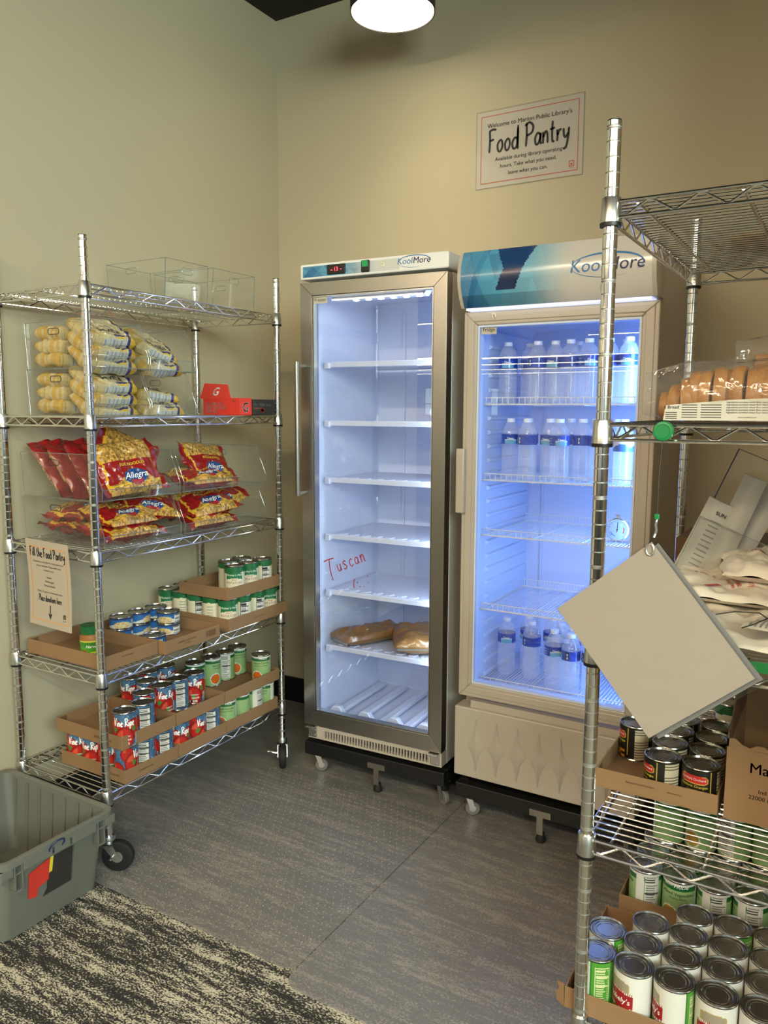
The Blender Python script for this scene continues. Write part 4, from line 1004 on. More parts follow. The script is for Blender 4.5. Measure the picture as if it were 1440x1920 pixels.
def rice_paint(seed):
    def p(u, v):
        g_ = hash2(int(u*95)+seed, int(v*60)); n_ = noise.noise(Vector((u*9+seed*3, v*7, 1)))
        cream = tuple(c*(.72+.38*g_) for c in hx('d8caa0'))
        if u > .84+.05*math.sin(v*4): return hx('d9ae30') if n_ > -.2 else hx('c79a45')
        if u > .77+.05*math.sin(v*4): return hx('2a2766')
        if u < .12+.05*n_: return hx('c9a040') if n_ > -.05 else hx('cdb887')
        if u < .27: return Vector(hx('cfae5c')).lerp(Vector(cream), .55+.4*n_)
        if .10 < v < .17 and .50 < u < .75: return hx('27306b')
        if .04 < v < .08 and .55 < u < .74: return hx('d9bb3f')
        if v < .03 or v > .86: return hx('8f98a3') if (u*60) % 1 > .5 and g_ > .4 else hx('c4c2b2')
        return cream
    return p
def pasta_paint(seed):
    def p(u, v):
        a = abs(2*u-1); z = .03*math.sin(v*10+seed)
        h = hash2(int(u*46)+int(v*9)*3+seed, int(v*30)+int(u*11))
        if a > .80+z: return hx('9c1c1e')
        if a > .755+z: return hx('e0b02c')
        q = ((u-.5)/.17)**2+((v-.26)/.15)**2
        if q < 1: return hx('b5272a') if v < .21 and abs(u-.5) < .1 else hx('1f4f92')
        if v > .60 or v < .14: return tuple(c*(.30+1.05*h) for c in hx('d6a552'))
        if abs(v-.14) < .012 or abs(v-.60) < .014: return hx('e8c033')
        return hx('9c1c1e') if v > .18+.9*max(0, .28-abs(u-.5)) else tuple(c*(.30+1.05*h) for c in hx('d6a552'))
    return p
RICE = []; PASTA = []
for sd in range(3):
    me = bag_mesh('rice_bag', .188, .138, .052, rice_paint(sd), sd*3.1, wr=.0045, pe=9, be=8)
    f_ = bag_surf(.188, .138, .054, sd*3.1, 1, wr=.0045, pe=9, be=8)
    def ft(x, y, f_=f_): p = f_(x/.188+.5, y/.138+.5); return (p[0], p[1], p[2]+.0008)
    tm = put2d(MB(), text2d('Sevilla', .036, .04, .2), ft, -.010, -.040).mesh('lettering', 'ink', False)
    tm2 = put2d(MB(), text2d('Long Grain Rice', .0095, .02), ft, -.015, -.006).mesh('lettering', 'navy_ink', False)
    RICE.append((me, tm, tm2))
    me = bag_mesh('pasta_bag', .250, .185, .062, pasta_paint(sd), sd*5.3+1, back=lambda u, v: hx('8c1a1d') if abs(u-.5) > .2 or v > .8 or v < .2 else (hx('a32a22') if hash2(int(u*9), int(v*9)) > .3 else hx('c98a3a')), fin=.16, flare=.35, wr=.006)
    f_ = bag_surf(.250, .185, .064, sd*5.3+1, 1, fin=.16, flare=.35, wr=.006)
    def ft(x, y, f_=f_): p = f_(x/.250+.5, y/.185+.5); return (p[0], p[1], p[2]+.0010)
    tm = put2d(MB(), text2d('Allegra', .030, .015, .3), ft, 0, -.050).mesh('lettering', 'white_ink', False)
    tm2 = put2d(MB(), text2d('EGG NOODLES', .014, .01), ft, .002, -.004).mesh('lettering', 'yellow_ink', False)
    PASTA.append((me, tm, tm2))
def bag(kind, i, loc, rot, label, group, sc=1):
    me, t1, t2 = (RICE if kind == 'rice' else PASTA)[i % 3]
    o = new_obj(kind+'_bag', me); o.location = loc; o.rotation_euler = tuple(R(a) for a in rot); o.scale = (sc,)*3 if not isinstance(sc, tuple) else sc
    tag(o, label, 'bag', group); new_obj('lettering', t1, o); new_obj('lettering', t2, o); return o
# ---------------------------------------------------------------- clear acrylic bins
def acr_bin(x0, x1, y0, y1, z, h, label, openf=True, lip=.035):
    L, W = x1-x0, y1-y0; t = .0028; o = MB(); tp = .010
    prof = [(tp, 0), (L-.004, 0), (L, lip), (L-.045, h), (0, h)] if openf else [(tp, 0), (L-tp, 0), (L, h), (0, h)]
    yb = 0.0
    root = MB().box(tp, L-.005, 0, W, 0, t).build('clear_bin', 'acrylic', smooth=False); root.location = (x0, y0, z+.0004)
    tag(root, label, 'bin')
    for k, yy in enumerate((0, W-t)):
        MB().prism(prof, lambda a, b: (a, yy, b), lambda a, b: (a, yy+t, b)).build('side_wall', 'acrylic', root, smooth=False)
        c = [(a, yy+t/2, b) for a, b in prof[1:]]+[(tp, yy+t/2, 0)]
        MB().tube(c, .0014, 5, closed=True).build('edge_rim', 'acrylic_edge', root)
        hc = []; cx = L*.42; hw, hh, rr = .026, .009, .008; cz = h-.030
        for qx, qz, a_ in ((cx+hw-rr, cz-hh+rr, 270), (cx+hw-rr, cz+hh-rr, 0), (cx-hw+rr, cz+hh-rr, 90), (cx-hw+rr, cz-hh+rr, 180)):
            for m_ in range(4): tt_ = R(a_+30*m_); hc.append((qx+rr*math.cos(tt_), yy+t/2, qz+rr*math.sin(tt_)))
        MB().tube(hc, .0013, 5, closed=True).build('handle_hole_rim', 'cord_black' if k == 0 and openf else 'acrylic_edge', root)
    MB().prism([(0, h), (tp, 0), (tp+t, 0), (t, h)], lambda a, b: (a, t, b), lambda a, b: (a, W-t, b)).build('back_wall', 'acrylic', root, smooth=False)
    if openf:
        MB().prism([(L-.004, 0), (L, lip), (L-t, lip), (L-.004-t, 0)], lambda a, b: (a, t, b), lambda a, b: (a, W-t, b)).build('front_lip', 'acrylic', root, smooth=False)
        MB().tube([(L-.001, 0, lip), (L-.001, W, lip)], .0014, 5).build('edge_rim', 'acrylic_edge', root)
        MB().tube([(L-.005, 0, .001), (L-.005, W, .001)], .0018, 5).build('edge_rim', 'acrylic_edge', root)
    else:
        MB().prism([(L, h), (L-tp, 0), (L-tp-t, 0), (L-t, h)], lambda a, b: (a, t, b), lambda a, b: (a, W-t, b)).build('front_wall', 'acrylic', root, smooth=False)
        MB().tube([(L-.001, 0, h), (L-.001, W, h)], .0014, 5).tube([(0, 0, h), (0, W, h)], .0014, 5).build('edge_rim', 'acrylic_edge', root)
        for yy in (0, W): MB().tube([(L-tp, yy, .002), (L, yy, h)], .0016, 5).build('corner_edge', 'acrylic_edge', root)
        hc = []; cy = W*.5
        for qx, qz, a_ in ((cy+.018, h-.036, 270), (cy+.018, h-.028, 0), (cy-.018, h-.028, 90), (cy-.018, h-.036, 180)):
            for m_ in range(4): tt_ = R(a_+30*m_); hc.append((L-.003, qx+.007*math.cos(tt_), qz+.007*math.sin(tt_)))
        MB().tube(hc, .0013, 5, closed=True).build('handle_hole_rim', 'acrylic_edge', root)
    return root
acr_bin(.050, .345, -1.056, -.850, ZS[0], .150, 'empty clear acrylic bin on the top shelf, the nearer one', False)
acr_bin(.060, .362, -.842, -.612, ZS[0], .146, 'empty clear acrylic bin on the top shelf, the farther one', False)
S2, S3 = ZS[1], ZS[2]; BH = .142
acr_bin(.110, .445, -1.440, -1.236, S2, BH, 'clear acrylic bin of rice bags, lower near one on the second shelf')
acr_bin(.110, .445, -1.440, -1.236, S2+BH+.003, BH, 'clear acrylic bin of rice bags, upper near one on the second shelf')
acr_bin(.110, .445, -1.230, -1.030, S2, BH, 'clear acrylic bin of rice bags, lower far one on the second shelf')
acr_bin(.110, .445, -1.230, -1.030, S2+BH+.003, BH, 'clear acrylic bin of rice bags, upper far one on the second shelf')
acr_bin(.055, .445, -1.440, -1.115, S3, BH, 'clear acrylic bin of pasta bags, lower near one on the third shelf')
acr_bin(.055, .445, -1.440, -1.115, S3+BH+.003, BH, 'clear acrylic bin of pasta bags, upper near one on the third shelf')
acr_bin(.055, .445, -1.100, -.665, S3, BH, 'clear acrylic bin of pasta bags, lower far one on the third shelf')
acr_bin(.055, .445, -1.100, -.665, S3+BH+.003, BH, 'clear acrylic bin of pasta bags, upper far one on the third shelf')
lv = ('bottom', 'middle', 'top'); n = 0
for lev, zz in (('lower', S2), ('upper', S2+BH+.003)):
    for k in range(3):
        for c, x in enumerate((.200, .350)):
            n += 1
            bag('rice', n, (x, -1.338, zz+.030+k*.040), (38*c-5 if c else 3, 0, 90+(-3, 4, 2)[k]), 'rice bag with yellow ends in the %s near bin, %s layer, %s column' % (lev, lv[k], ('wall side', 'front')[c]), 'rice bags in the near bins', (.98, .95, .95))
for lev, zz in (('lower', S2), ('upper', S2+BH+.003)):
    for k in range(2):
        bag('rice', k+1, (.200, -1.132, zz+.030+k*.042), (0, 0, 90+4*k), 'rice bag at the back of the %s far bin, %s of two' % (lev, ('lower', 'upper')[k]), 'rice bags in the far bins', (.96, .95, .95))
bag('rice', 0, (.350, -1.135, S2+.030), (28, 0, 90), 'rice bag lying flat at the front of the lower far bin', 'rice bags in the far bins', (.96, .95, .95))
bag('rice', 1, (.320, -1.130, S2+.070), (12, 6, 88), 'rice bag resting on top at the front of the lower far bin', 'rice bags in the far bins', (.96, .9, .8))
bag('rice', 1, (.352, -1.135, S2+BH+.035), (38, 0, 90), 'rice bag with big dark script at the front of the upper far bin', 'rice bags in the far bins', (.96, .95, .95))
bag('rice', 2, (.335, -1.130, S2+BH+.085), (35, 16, 88), 'rice bag tilting down to the right on top in the upper far bin', 'rice bags in the far bins', (.96, .95, .9))
bag('rice', 0, (.250, -1.215, S2+BH+.100), (0, 20, 25), 'rice bag wedged across the gap with its yellow end showing', 'rice bags in the far bins', (.85, .85, .95))
# pasta
U3 = S3+BH+.003
P_ = lambda i, loc, rot, lab, sc=1: bag('pasta', i, loc, rot, 'pasta bag '+lab, 'pasta bags in the bins on the third shelf', sc)
P_(0, (.385, -1.290, U3+.096), (62, -4, 86), 'standing upright with its label to the front, upper near bin', (.98, .98, .9))
P_(1, (.300, -1.215, U3+.112), (68, 22, 80), 'standing behind the foremost one, its top sticking out highest', (.95, 1, .9))
P_(2, (0.285, -1.335, U3+.088), (0, -122, 14), 'leaning with a red sealed end towards the near side, front of three', (.9, .9, .8))
P_(0, (0.205, -1.335, U3+.088), (0, -126, 10), 'leaning with a red sealed end towards the near side, middle of three', (.9, .9, .8))
P_(1, (0.130, -1.335, U3+.088), (0, -130, 8), 'leaning with a red sealed end towards the near side, nearest the wall', (.9, .9, .8))
P_(2, (.350, -1.290, S3+.036), (8, 0, 88), 'lying at the bottom front of the lower near bin', (.98, .9, .95))
P_(0, (.335, -1.290, S3+.082), (16, 0, 92), 'lying second from the bottom at the front of the lower near bin', (.98, .9, .9))
P_(1, (.330, -1.160, S3+.105), (24, 8, 70), 'slumped on top towards the far end of the lower near bin', (.9, .85, .8))
P_(1, (.170, -1.290, S3+.036), (0, 4, 86), 'lying at the bottom against the wall side of the lower near bin', (.98, .9, .95))
P_(2, (.165, -1.280, S3+.090), (0, -10, 95), 'lying on top against the wall side of the lower near bin', (.95, .9, .9))
P_(0, (.350, -.930, U3+.036), (10, 0, 88), 'lying flat at the front of the upper far bin', (.98, .9, .95))
P_(1, (.300, -.835, U3+.085), (52, 6, 92), 'leaning up at the back of the upper far bin, label to the front', (.98, .9, .85))
P_(2, (.345, -.930, S3+.040), (14, 0, 90), 'lying at the bottom of the lower far bin', (1.0, .95, 1))
P_(0, (.330, -.900, S3+.092), (26, -4, 88), 'lying on top in the lower far bin with blue logo towards the front', (1.05, .95, .95))
P_(2, (.300, -.790, S3+.085), (30, -24, 95), 'with red tail poking up at the far end, lower far bin', (.95, .85, .8))

# ---------------------------------------------------------------- snack boxes on the second shelf
b1 = MB().box(0, .180, 0, .066, 0, .062).build('snack_box', 'red_card', smooth=False, bevel=.001); b1.location = (.285, -.830, S2+.0004)
tag(b1, 'open red protein bar box with raised lid and a big white letter G', 'box')
Fn = lambda p, q: (p, -.0004, q); Fx = lambda p, q: (.1804, p, q)
mk = MB()
for i, s_ in enumerate(('PROTEIN TO', 'HELP MUSCLES', 'REBUILD')): put2d(mk, text2d(s_, .0150, .05, 0, 'LEFT'), Fn, .014, .034-.0130*i)
mk.build('lettering', 'white_ink', b1, smooth=False)
put2d(MB(), text2d('G', .048, .08, .1), Fx, .030, .012).build('logo_letter', 'white_ink', b1, smooth=False)
put2d(MB(), text2d('20g', .010, .03), Fn, .150, .048).build('lettering', 'white_ink', b1, smooth=False)
ld = MB().prism([(-.020, .060), (.135, .060), (.125, .070), (.095, .112), (-.022, .118)], lambda a, b: (a, .004+(b-.06)*.5, b), lambda a, b: (a, .007+(b-.06)*.5, b)).build('raised_lid', 'red_card', b1, smooth=False)
put2d(MB(), text2d('G', .042, .08, .1), lambda p, q: (p, .0036+(q-.06)*.5, q), .050, .072).build('logo_letter', 'white_ink', ld, smooth=False)
b2 = MB().box(0, .150, 0, .130, 0, .058).build('snack_box', 'dark_card', smooth=False, bevel=.001); b2.location = (.315, -.758, S2+.0004)
tag(b2, 'dark protein bar box beside the red box, next to the far post', 'box')
mk = MB(); put2d(mk, text2d('PROTEIN BAR', .0165, .03, 0, 'LEFT'), lambda p, q: (.1504, p, q), .006, .032); mk.build('lettering', 'white_ink', b2, smooth=False)
mk = MB(); put2d(mk, text2d('PROTEIN BAR', .005, .03, 0, 'LEFT'), lambda p, q: (.1504, p, q), .05, .008); put2d(mk, rect2d(.004, .045, .024, .026), lambda p, q: (.1504, p, q)); mk.build('lettering', 'orange_ink', b2, smooth=False)
mk = MB()
for i in range(7): put2d(mk, ellipse2d(.006, .005, 9), lambda p, q: (.1505, p, q), .050+.006*(i % 3), .014+.005*(i//3))
mk.build('picture', 'brown_ink', b2, smooth=False)

# ---------------------------------------------------------------- hanging donation sign
q00, q10, q11, q01 = [Vector(p) for p in ((.160, -1.512, 1.042), (.366, -1.512, 1.036), (.390, -1.530, .768), (.189, -1.530, .775))]
def sgn(d):
    def fn(x, y):   # x 0..1, y 0..1 from the top
        p = q00.lerp(q10, x).lerp(q01.lerp(q11, x), y); return (p.x, p.y-d+.006*math.sin(PI*y), p.z)
    return fn
sh = MB().grid(lambda u, v: sgn(0)(u, 1-v), 8, 14).grid(lambda u, v: sgn(-.0006)(u, v), 8, 14)
so = sh.build('donation_sign', 'paper'); tag(so, 'white paper sign titled Fill the Food Pantry, hung on the left rack', 'sign')
W_, H_ = .208, .270
sf = lambda p, q: sgn(.0006)(.5+p/W_, .5-q/H_)
def fine(mb, t):   # put 2-D shapes on the sheet
    return put2d(mb, t, sf)
fr2 = MB()
for a in (rect2d(-.088, .088, .112, .114), rect2d(-.088, .088, -.117, -.115), rect2d(-.088, -.086, -.117, .114), rect2d(.086, .088, -.117, .114)):
    (x0, y0), _, (x1, y1), _ = a[0]
    for k in range(8):
        if x1-x0 > y1-y0: put2d(fr2, rect2d(x0+(x1-x0)*k/8, x0+(x1-x0)*(k+1)/8, y0, y1), sf)
        else: put2d(fr2, rect2d(x0, x1, y0+(y1-y0)*k/8, y0+(y1-y0)*(k+1)/8), sf)
fr2.build('border', 'orange_line', so, smooth=False)
mk = MB(); put2d(mk, hand2d('Fill the Food Pantry', .029, .13, .66), sf, 0, .082)
for i, s_ in enumerate(("Donations to the library's food pantry are", 'always welcome. Please make sure', 'donations are:')): put2d(mk, text2d(s_, .0086, .004), sf, 0, .064-.0125*i)
for i, s_ in enumerate(('Sealed', 'Undamaged', 'Nonperishable')): put2d(mk, text2d(s_, .0095, .004), sf, 0, .017-.013*i)
put2d(mk, text2d('Please, no glass or homemade items', .0084, .004), sf, 0, -.029)
put2d(mk, hand2d('Place donations here', .020, .13, .62), sf, 0, -.056)
put2d(mk, rect2d(-.0022, .0022, -.093, -.066), sf); put2d(mk, poly2d([(-.010, -.091), (0, -.094), (.010, -.091), (0, -.110)]), sf)
put2d(mk, frame2d(.064, .076, -.098, -.085, .0028), sf); put2d(mk, poly2d([(.067, -.091), (.070, -.088), (.073, -.091), (.070, -.095)]), sf); put2d(mk, text2d('MARION', .0038, .02), sf, .070, -.106)
mk.build('lettering', 'ink', so, smooth=False)

# ================================================================ TOTE
tt = empty('storage_tote', (.295, -1.72, .0), 0, 'empty grey plastic storage tote on the floor in front of the left rack', 'tote')
TX, TY, TZ = .262, .190, .252; bx_, by_ = .205, .160
def rr(x, y, r_, n=5):
    p = []
    for cx, cy, a in ((x-r_, -y+r_, 270), (x-r_, y-r_, 0), (-x+r_, y-r_, 90), (-x+r_, -y+r_, 180)):
        for k in range(n+1): t = R(a+90*k/n); p.append((cx+r_*math.cos(t), cy+r_*math.sin(t)))
    return p
def loft(mb, rings):
    n = len(rings[0][0]); vs = []
    for p, z in rings: vs += [(x, y, z) for x, y in p]
    mb.add(vs, [(i*n+k, i*n+(k+1) % n, (i+1)*n+(k+1) % n, (i+1)*n+k) for i in range(len(rings)-1) for k in range(n)])
    return mb
tb = MB()
rings = [(rr(bx_, by_, .03), .0), (rr(TX-.022, TY-.016, .03), .232), (rr(TX-.006, TY-.004, .03), .232), (rr(TX, TY, .032), .236), (rr(TX, TY, .032), .252), (rr(TX-.008, TY-.007, .028), .255), (rr(TX-.022, TY-.018, .024), .250), (rr(bx_-.006, by_-.006, .024), .006)]
loft(tb, rings); n = 24
tb.add([(x, y, .006) for x, y in rings[-1][0]], [tuple(range(n))]); tb.add([(x, y, 0) for x, y in rings[0][0]], [tuple(range(n-1, -1, -1))])
tb.build('tub', 'tote_grey', tt, auto=40)
def wx(z): return bx_+(TX-.022-bx_)*z/.232
def wy(z): return by_+(TY-.016-by_)*z/.232
for k in range(7):   # inner ribs on the far wall
    x = -.20+k*.062
    MB().prism([(.012, 0), (.238, 0), (.238, .006), (.012, .006)], lambda a, b: (x, wy(a)-.006-b*.6, a), lambda a, b: (x+.007, wy(a)-.006-b*.6, a)).build('rib', 'tote_grey', tt, smooth=False)
# skirt below the rim with slots and latches on the face towards the fridges
sk = MB()
for y0, y1 in ((-.186, -.150), (-.120, -.030), (-.022, .028), (.036, .118), (.150, .186)): sk.box(TX-.028, TX-.001, y0, y1, .212, .236)
sk.box(TX-.026, TX-.004, -.186, .186, .208, .213); sk.build('rim_skirt', 'tote_grey', tt, smooth=False, bevel=.002)
for y in (-.135, .135):
    MB().box(TX-.024, TX-.002, y-.013, y-.009, .165, .236).box(TX-.024, TX-.002, y+.009, y+.013, .165, .236).box(TX-.024, TX-.002, y-.013, y+.013, .160, .166).build('lid_latch', 'tote_grey', tt, smooth=False)
MB().box(-.26, .26, -TY+.002, -TY+.022, .205, .236).build('rim_skirt', 'tote_grey', tt, smooth=False, bevel=.003)
def tfx(y, z, d=.0008): return (wx(z)+.002+d, y, z)
MB().prism([(-.040, .080), (.052, .080), (.052, .205), (-.028, .205), (-.028, .100)], lambda a, b: tfx(a, b, 0), lambda a, b: tfx(a, b, .0015)).build('label_holder', 'dark_card', tt, smooth=False)
MB().prism([(-.088, .10), (-.062, .092), (-.058, .118), (-.026, .128), (-.026, .195), (-.090, .178)], lambda a, b: tfx(a, b, .0005), lambda a, b: tfx(a, b, .003)).build('red_sticker', 'red_card', tt, smooth=False)
MB().prism([(-.026, .148), (-.016, .150), (-.014, .200), (-.024, .197)], lambda a, b: tfx(a, b, .002), lambda a, b: tfx(a, b, .0035)).build('yellow_sticker', 'yellow_ink', tt, smooth=False)
MB().prism([(.056, 0), (.062, 0), (.062, .205), (.056, .205)], lambda a, b: tfx(a, b+.002, -.002), lambda a, b: tfx(a, b+.002, .003)).build('rib', 'tote_grey', tt, smooth=False)
MB().tube([(TX+.004+.012*math.sin(t), -.02+.024*math.cos(t), .238+.020*math.sin(t)) for t in [PI*k/8*1.6 for k in range(11)]], .0022, 6).build('twist_tie', 'navy_ink', tt)

# ================================================================ RIGHT RACK GOODS
# bagged bread
def loaf(name, cx, cy, z, n, sp, rad, hgt, rz, label):
    t = empty(name, (cx, cy, z), rz, label, 'bread')
    for k in range(n):
        mb = MB(); x0 = k*sp
        sc_ = (1-.42*max(0, 1-k*sp/.075)**1.6)*(1+.025*math.sin(k*2.9))*(.94+.10*min(1, k*sp/.3))
        prof = [(0, -.002), (rad*.955*sc_, -.002), (rad*.99*sc_, sp*.2), (rad*sc_*1.015, sp*.5), (rad*.99*sc_, sp*.8), (rad*.955*sc_, sp*1.06), (0, sp*1.06)]
        T = Matrix.Translation((x0, .005*math.sin(k*2.3), hgt*.5*sc_+.002)) @ Matrix.Rotation(R(90+3*math.sin(k*1.7)), 4, 'Y') @ Matrix.Rotation(R(6*math.sin(k*2.1)), 4, 'X')
        T = T @ Matrix.Diagonal((hgt/2/rad, 1, 1, 1))
        mb.lathe(prof, 26, T).build('bread_roll_slice', 'crust', t)
    L = n*sp
    def film(u, v):
        a = -.035+u*(L+.07); e = min(1, max(.35, (a+.05)/.09)) if a < .05 else 1
        th = v*2*PI; b = 1+.05*noise.noise(Vector((a*30, math.cos(th)*2, math.sin(th)*2)))
        return (a, (rad+.012)*math.cos(th)*e*b, max(.001, hgt*.53+(hgt*.54+.008)*math.sin(th)*(e*.5+.5)*b))
    MB().grid(film, 60, 30).build('plastic_wrapper', 'film', t, auto=180)
    return t
br = loaf('bread_loaf', 2.080, -1.478, S2+.001, 20, .0180, .056, .098, R(2), 'bagged golden brown bread loaf on the second shelf of the right rack')
lb2 = MB().prism([(.0, .003), (.195, .003), (.193, .043), (.110, .039), (.004, .030)], lambda a, b: (a+.012, -.0655+abs(b-.04)*.1, b), lambda a, b: (a+.012, -.0663+abs(b-.04)*.1, b)).build('wrapper_label', 'paper_white', br, smooth=False)
mk = MB(); lf = lambda p, q: (p+.012, -.0670+abs(q-.04)*.1, q)
for i in range(5): put2d(mk, text2d('Ingredients enriched wheat flour niacin', .0042, .0, 0, 'LEFT'), lf, .106, .034-.0045*i)
for i in range(6): put2d(mk, rect2d(.032, .058, .030-.0044*i, .0312-.0044*i), lf); put2d(mk, rect2d(.064, .098, .030-.0044*i, .0312-.0044*i), lf)
put2d(mk, text2d('d Bread', .0085, .01), lf, .014, .024)
for i in range(4): put2d(mk, rect2d(.004, .024, .006+.0035*i, .0072+.0035*i), lf, 0, 0)
put2d(mk, text2d('www.breadbakery.com', .0032, 0, 0, 'LEFT'), lf, .125, .008); put2d(mk, poly2d([(.182, .007), (.190, .007), (.186, .0135)]), lf)
mk.build('lettering', 'ink', lb2, smooth=False)
b3 = loaf('bread_loaf', 2.205, -1.355, S2+.001, 9, .025, .045, .080, R(4), 'second bagged loaf half hidden behind the front loaf on the right rack')
b4 = loaf('bread_loaf', 2.225, -1.380, S2+.090, 8, .025, .042, .066, R(12), 'third bagged loaf resting on top of the loaf behind, at the right edge')
# badge reel, cord and blank laminated sheet
bd = empty('badge_reel', (2.117, -1.640, 1.413), 0, 'green plastic badge reel clipped on the shelf rim with a cord hanging down', 'badge reel')
T = Matrix.Rotation(PI/2, 4, 'X')
MB().lathe([(0, 0), (.0165, 0), (.0172, .003), (.0172, .007), (.0155, .010), (.012, .0105), (.011, .0095), (0, .0095)], 32, T).build('disc', 'green_plastic', bd)
MB().tube([(-.001, -.004, -.016), (-.002, -.012, -.08), (.002, -.030, -.140)], .0006, 5).build('cord', 'cord_black', bd)
MB().box(-.002, .006, -.034, -.028, -.148, -.139).build('cord_clip', 'green_plastic', bd, bevel=.001)
MB().tube([(.002, -.031, -.148), (.001, -.034, -.158), (.004, -.040, -.166), (.001, -.044, -.178)], .0022, 6).build('clear_strap', 'acrylic_edge', bd)
c0 = Vector((2.118, -1.70, 1.234)); c1 = Vector((1.955, -1.70, 1.095)); c2 = Vector((2.130, -1.70, .886)); c3 = Vector((2.291, -1.70, 1.023))
ex = (c1-c0).normalized(); ey = (c3-c0).normalized(); ctr = (c0+c2)/2
ls = empty('laminated_sheet', ctr, 0, 'blank laminated sheet hanging tilted by one corner from the green badge reel', 'sheet')
def lam(x0, x1, y0, y1, d0, d1, rot=0, hx_=(0, 0)):
    c, s_ = math.cos(rot), math.sin(rot); q = []
    for x, y in ((x0, y0), (x1, y0), (x1, y1), (x0, y1)):
        xx, yy = x*c-y*s_+hx_[0], x*s_+y*c+hx_[1]; q.append(ex*xx+ey*yy)
    mb = MB(); mb.add([(p.x, -d0, p.z) for p in q]+[(p.x, -d1, p.z) for p in q], [(0, 1, 2, 3), (7, 6, 5, 4), (0, 4, 5, 1), (1, 5, 6, 2), (2, 6, 7, 3), (3, 7, 4, 0)]); return mb
a_, b_ = .104, .133
lam(-a_, a_, -b_, b_, .0010, .0014).build('blank_paper', 'paper', ls, smooth=False)
lam(-a_-.004, a_+.003, -b_-.004, b_+.005, .0016, .0020).build('laminate_film', 'laminate', ls, smooth=False)
lam(-a_-.004, a_+.005, -b_-.004, b_+.009, -.0040, -.0034, R(.5), (-.006, .007)).build('second_sheet', 'laminate', ls, smooth=False)
lam(-a_+.002, a_-.002, -b_, b_, -.0033, -.0029, R(.5), (-.0095, .0085)).build('second_sheet_paper', 'grey_rubber', ls, smooth=False)
hp = c0-ctr+(c2-c0)*.07
MB().lathe([(0, 0), (.0032, 0), (.0032, .001), (0, .001)], 14, Matrix.Translation((hp.x, -.0021, hp.z)) @ T).build('punched_hole', 'grey_ink', ls)
MB().tube([(hp.x+.006*math.sin(t)-.002, -.004, hp.z+.008+.010*math.cos(t)) for t in [PI*k/6 for k in range(1, 12)]], .0012, 6).build('ring', 'zinc', ls)
# shelf three: literature holder, folded newspapers, carrier bags
S3r = ZS[2]
ac = empty('literature_holder', (2.055, -1.130, S3r), 0, 'tilted clear acrylic literature holder with blue tinted edges, right rack', 'holder')
TT = Matrix.Rotation(R(22), 4, 'Y')
def shx(mb): mb.v = [tuple(TT @ Vector(p)) for p in mb.v]; return mb
for y in (-.045, .050):
    shx(MB().box(-.02, .140, y, y+.003, .01, .36 if y > 0 else .20)).build('acrylic_panel', 'acrylic', ac, smooth=False)
    h_ = .36 if y > 0 else .20
    shx(MB().tube([(-.02, y, .01), (-.02, y, h_), (.14, y, h_), (.14, y, .01)], .0016, 6, closed=True)).build('panel_edge', 'navy_ink' if y > 0 else 'acrylic_edge', ac)
shx(MB().box(-.02, .140, -.045, .053, .008, .011)).build('holder_base', 'acrylic', ac, smooth=False)
def roll(name, x0, wd, h0, h1, y0, bulge, label, tilt, m_='newsprint'):
    o = MB()
    def f_(off): return lambda u, v: (x0+wd*(u-.5)*(1-.12*v), y0+off-bulge*math.cos(PI*(u-.5)), h0+(h1-h0)*v)
    o.grid(f_(-.006), 14, 10).grid(lambda u, v: f_(.006)(1-u, v), 14, 10)
    for u in (0, 1): o.add([f_(-.006)(u, 0), f_(.006)(u, 0), f_(.006)(u, 1), f_(-.006)(u, 1)], [(0, 1, 2, 3)])
    for v in (0, 1): o.grid(lambda u, w_, v=v: tuple(Vector(f_(-.006)(u, v)).lerp(Vector(f_(.006)(u, v)), w_)), 14, 1)
    Tm = Matrix.Rotation(R(tilt), 4, 'Y'); o.v = [tuple(Tm @ Vector(p)) for p in o.v]
    q = o.build(name, m_); q.location = (2.055, -1.130, S3r+.012); tag(q, label, 'newspaper'); return q
n1 = roll('newspaper', .012, .070, .0, .235, -.022, .012, 'folded newspaper leaning left in the acrylic holder, dark heading near its top', 22)
tm = MB(); Tm = Matrix.Rotation(R(22), 4, 'Y')
put2d(tm, text2d('SUN', .012, .03), lambda p, q: tuple(Tm @ Vector((p, -.0415, q))), .022, .205)
n_ = tm.build('heading', 'navy_ink', n1, smooth=False)
tm = MB()
for i in range(13): put2d(tm, rect2d(.006, .030, .188-.012*i, .1905-.012*i), lambda p, q: tuple(Tm @ Vector((p, -.0415, q))))
tm.build('print_lines', 'grey_ink', n1, smooth=False)
roll('newspaper', .060, .055, .0, .310, -.018, .014, 'tall rolled newspaper on the right in the acrylic holder', 20)
roll('newspaper', .085, .050, .02, .300, .025, .012, 'folded newspaper at the back of the acrylic holder', 24)
bk = MB().box(0, .42, 0, .20, 0, .118).box(.004, .416, .004, .196, .110, .119).build('cardboard_box', 'cardboard_dark', smooth=False, bevel=.001); bk.location = (2.035, -1.03, S3r+.0004)
tag(bk, 'brown cardboard box at the back of the third shelf behind carrier bags', 'box')
def carrier(name, cx, cy, z, L, W, T_, rz, seed, label):
    mb = MB(); f1 = bag_surf(L, W, T_, seed, 1, wr=.010, pe=6); f0 = bag_surf(L, W, T_, seed, -1, wr=.0, pe=6)
    g1 = lambda u, v: (f1(u, v)[0]*(1+.03*math.sin(v*15+seed)), f1(u, v)[1]*(1+.04*math.sin(u*11+seed)), f1(u, v)[2]+.003*math.sin(u*22+v*9+seed))
    mb.grid(g1, 60, 50).grid(lambda u, v: f0(u, 1-v), 20, 16)
    o = mb.build(name, 'plasticbag', auto=180); o.location = (cx, cy, z+T_/2); o.rotation_euler = (0, 0, R(rz)); tag(o, label, 'bag', 'folded carrier bags'); return o, g1
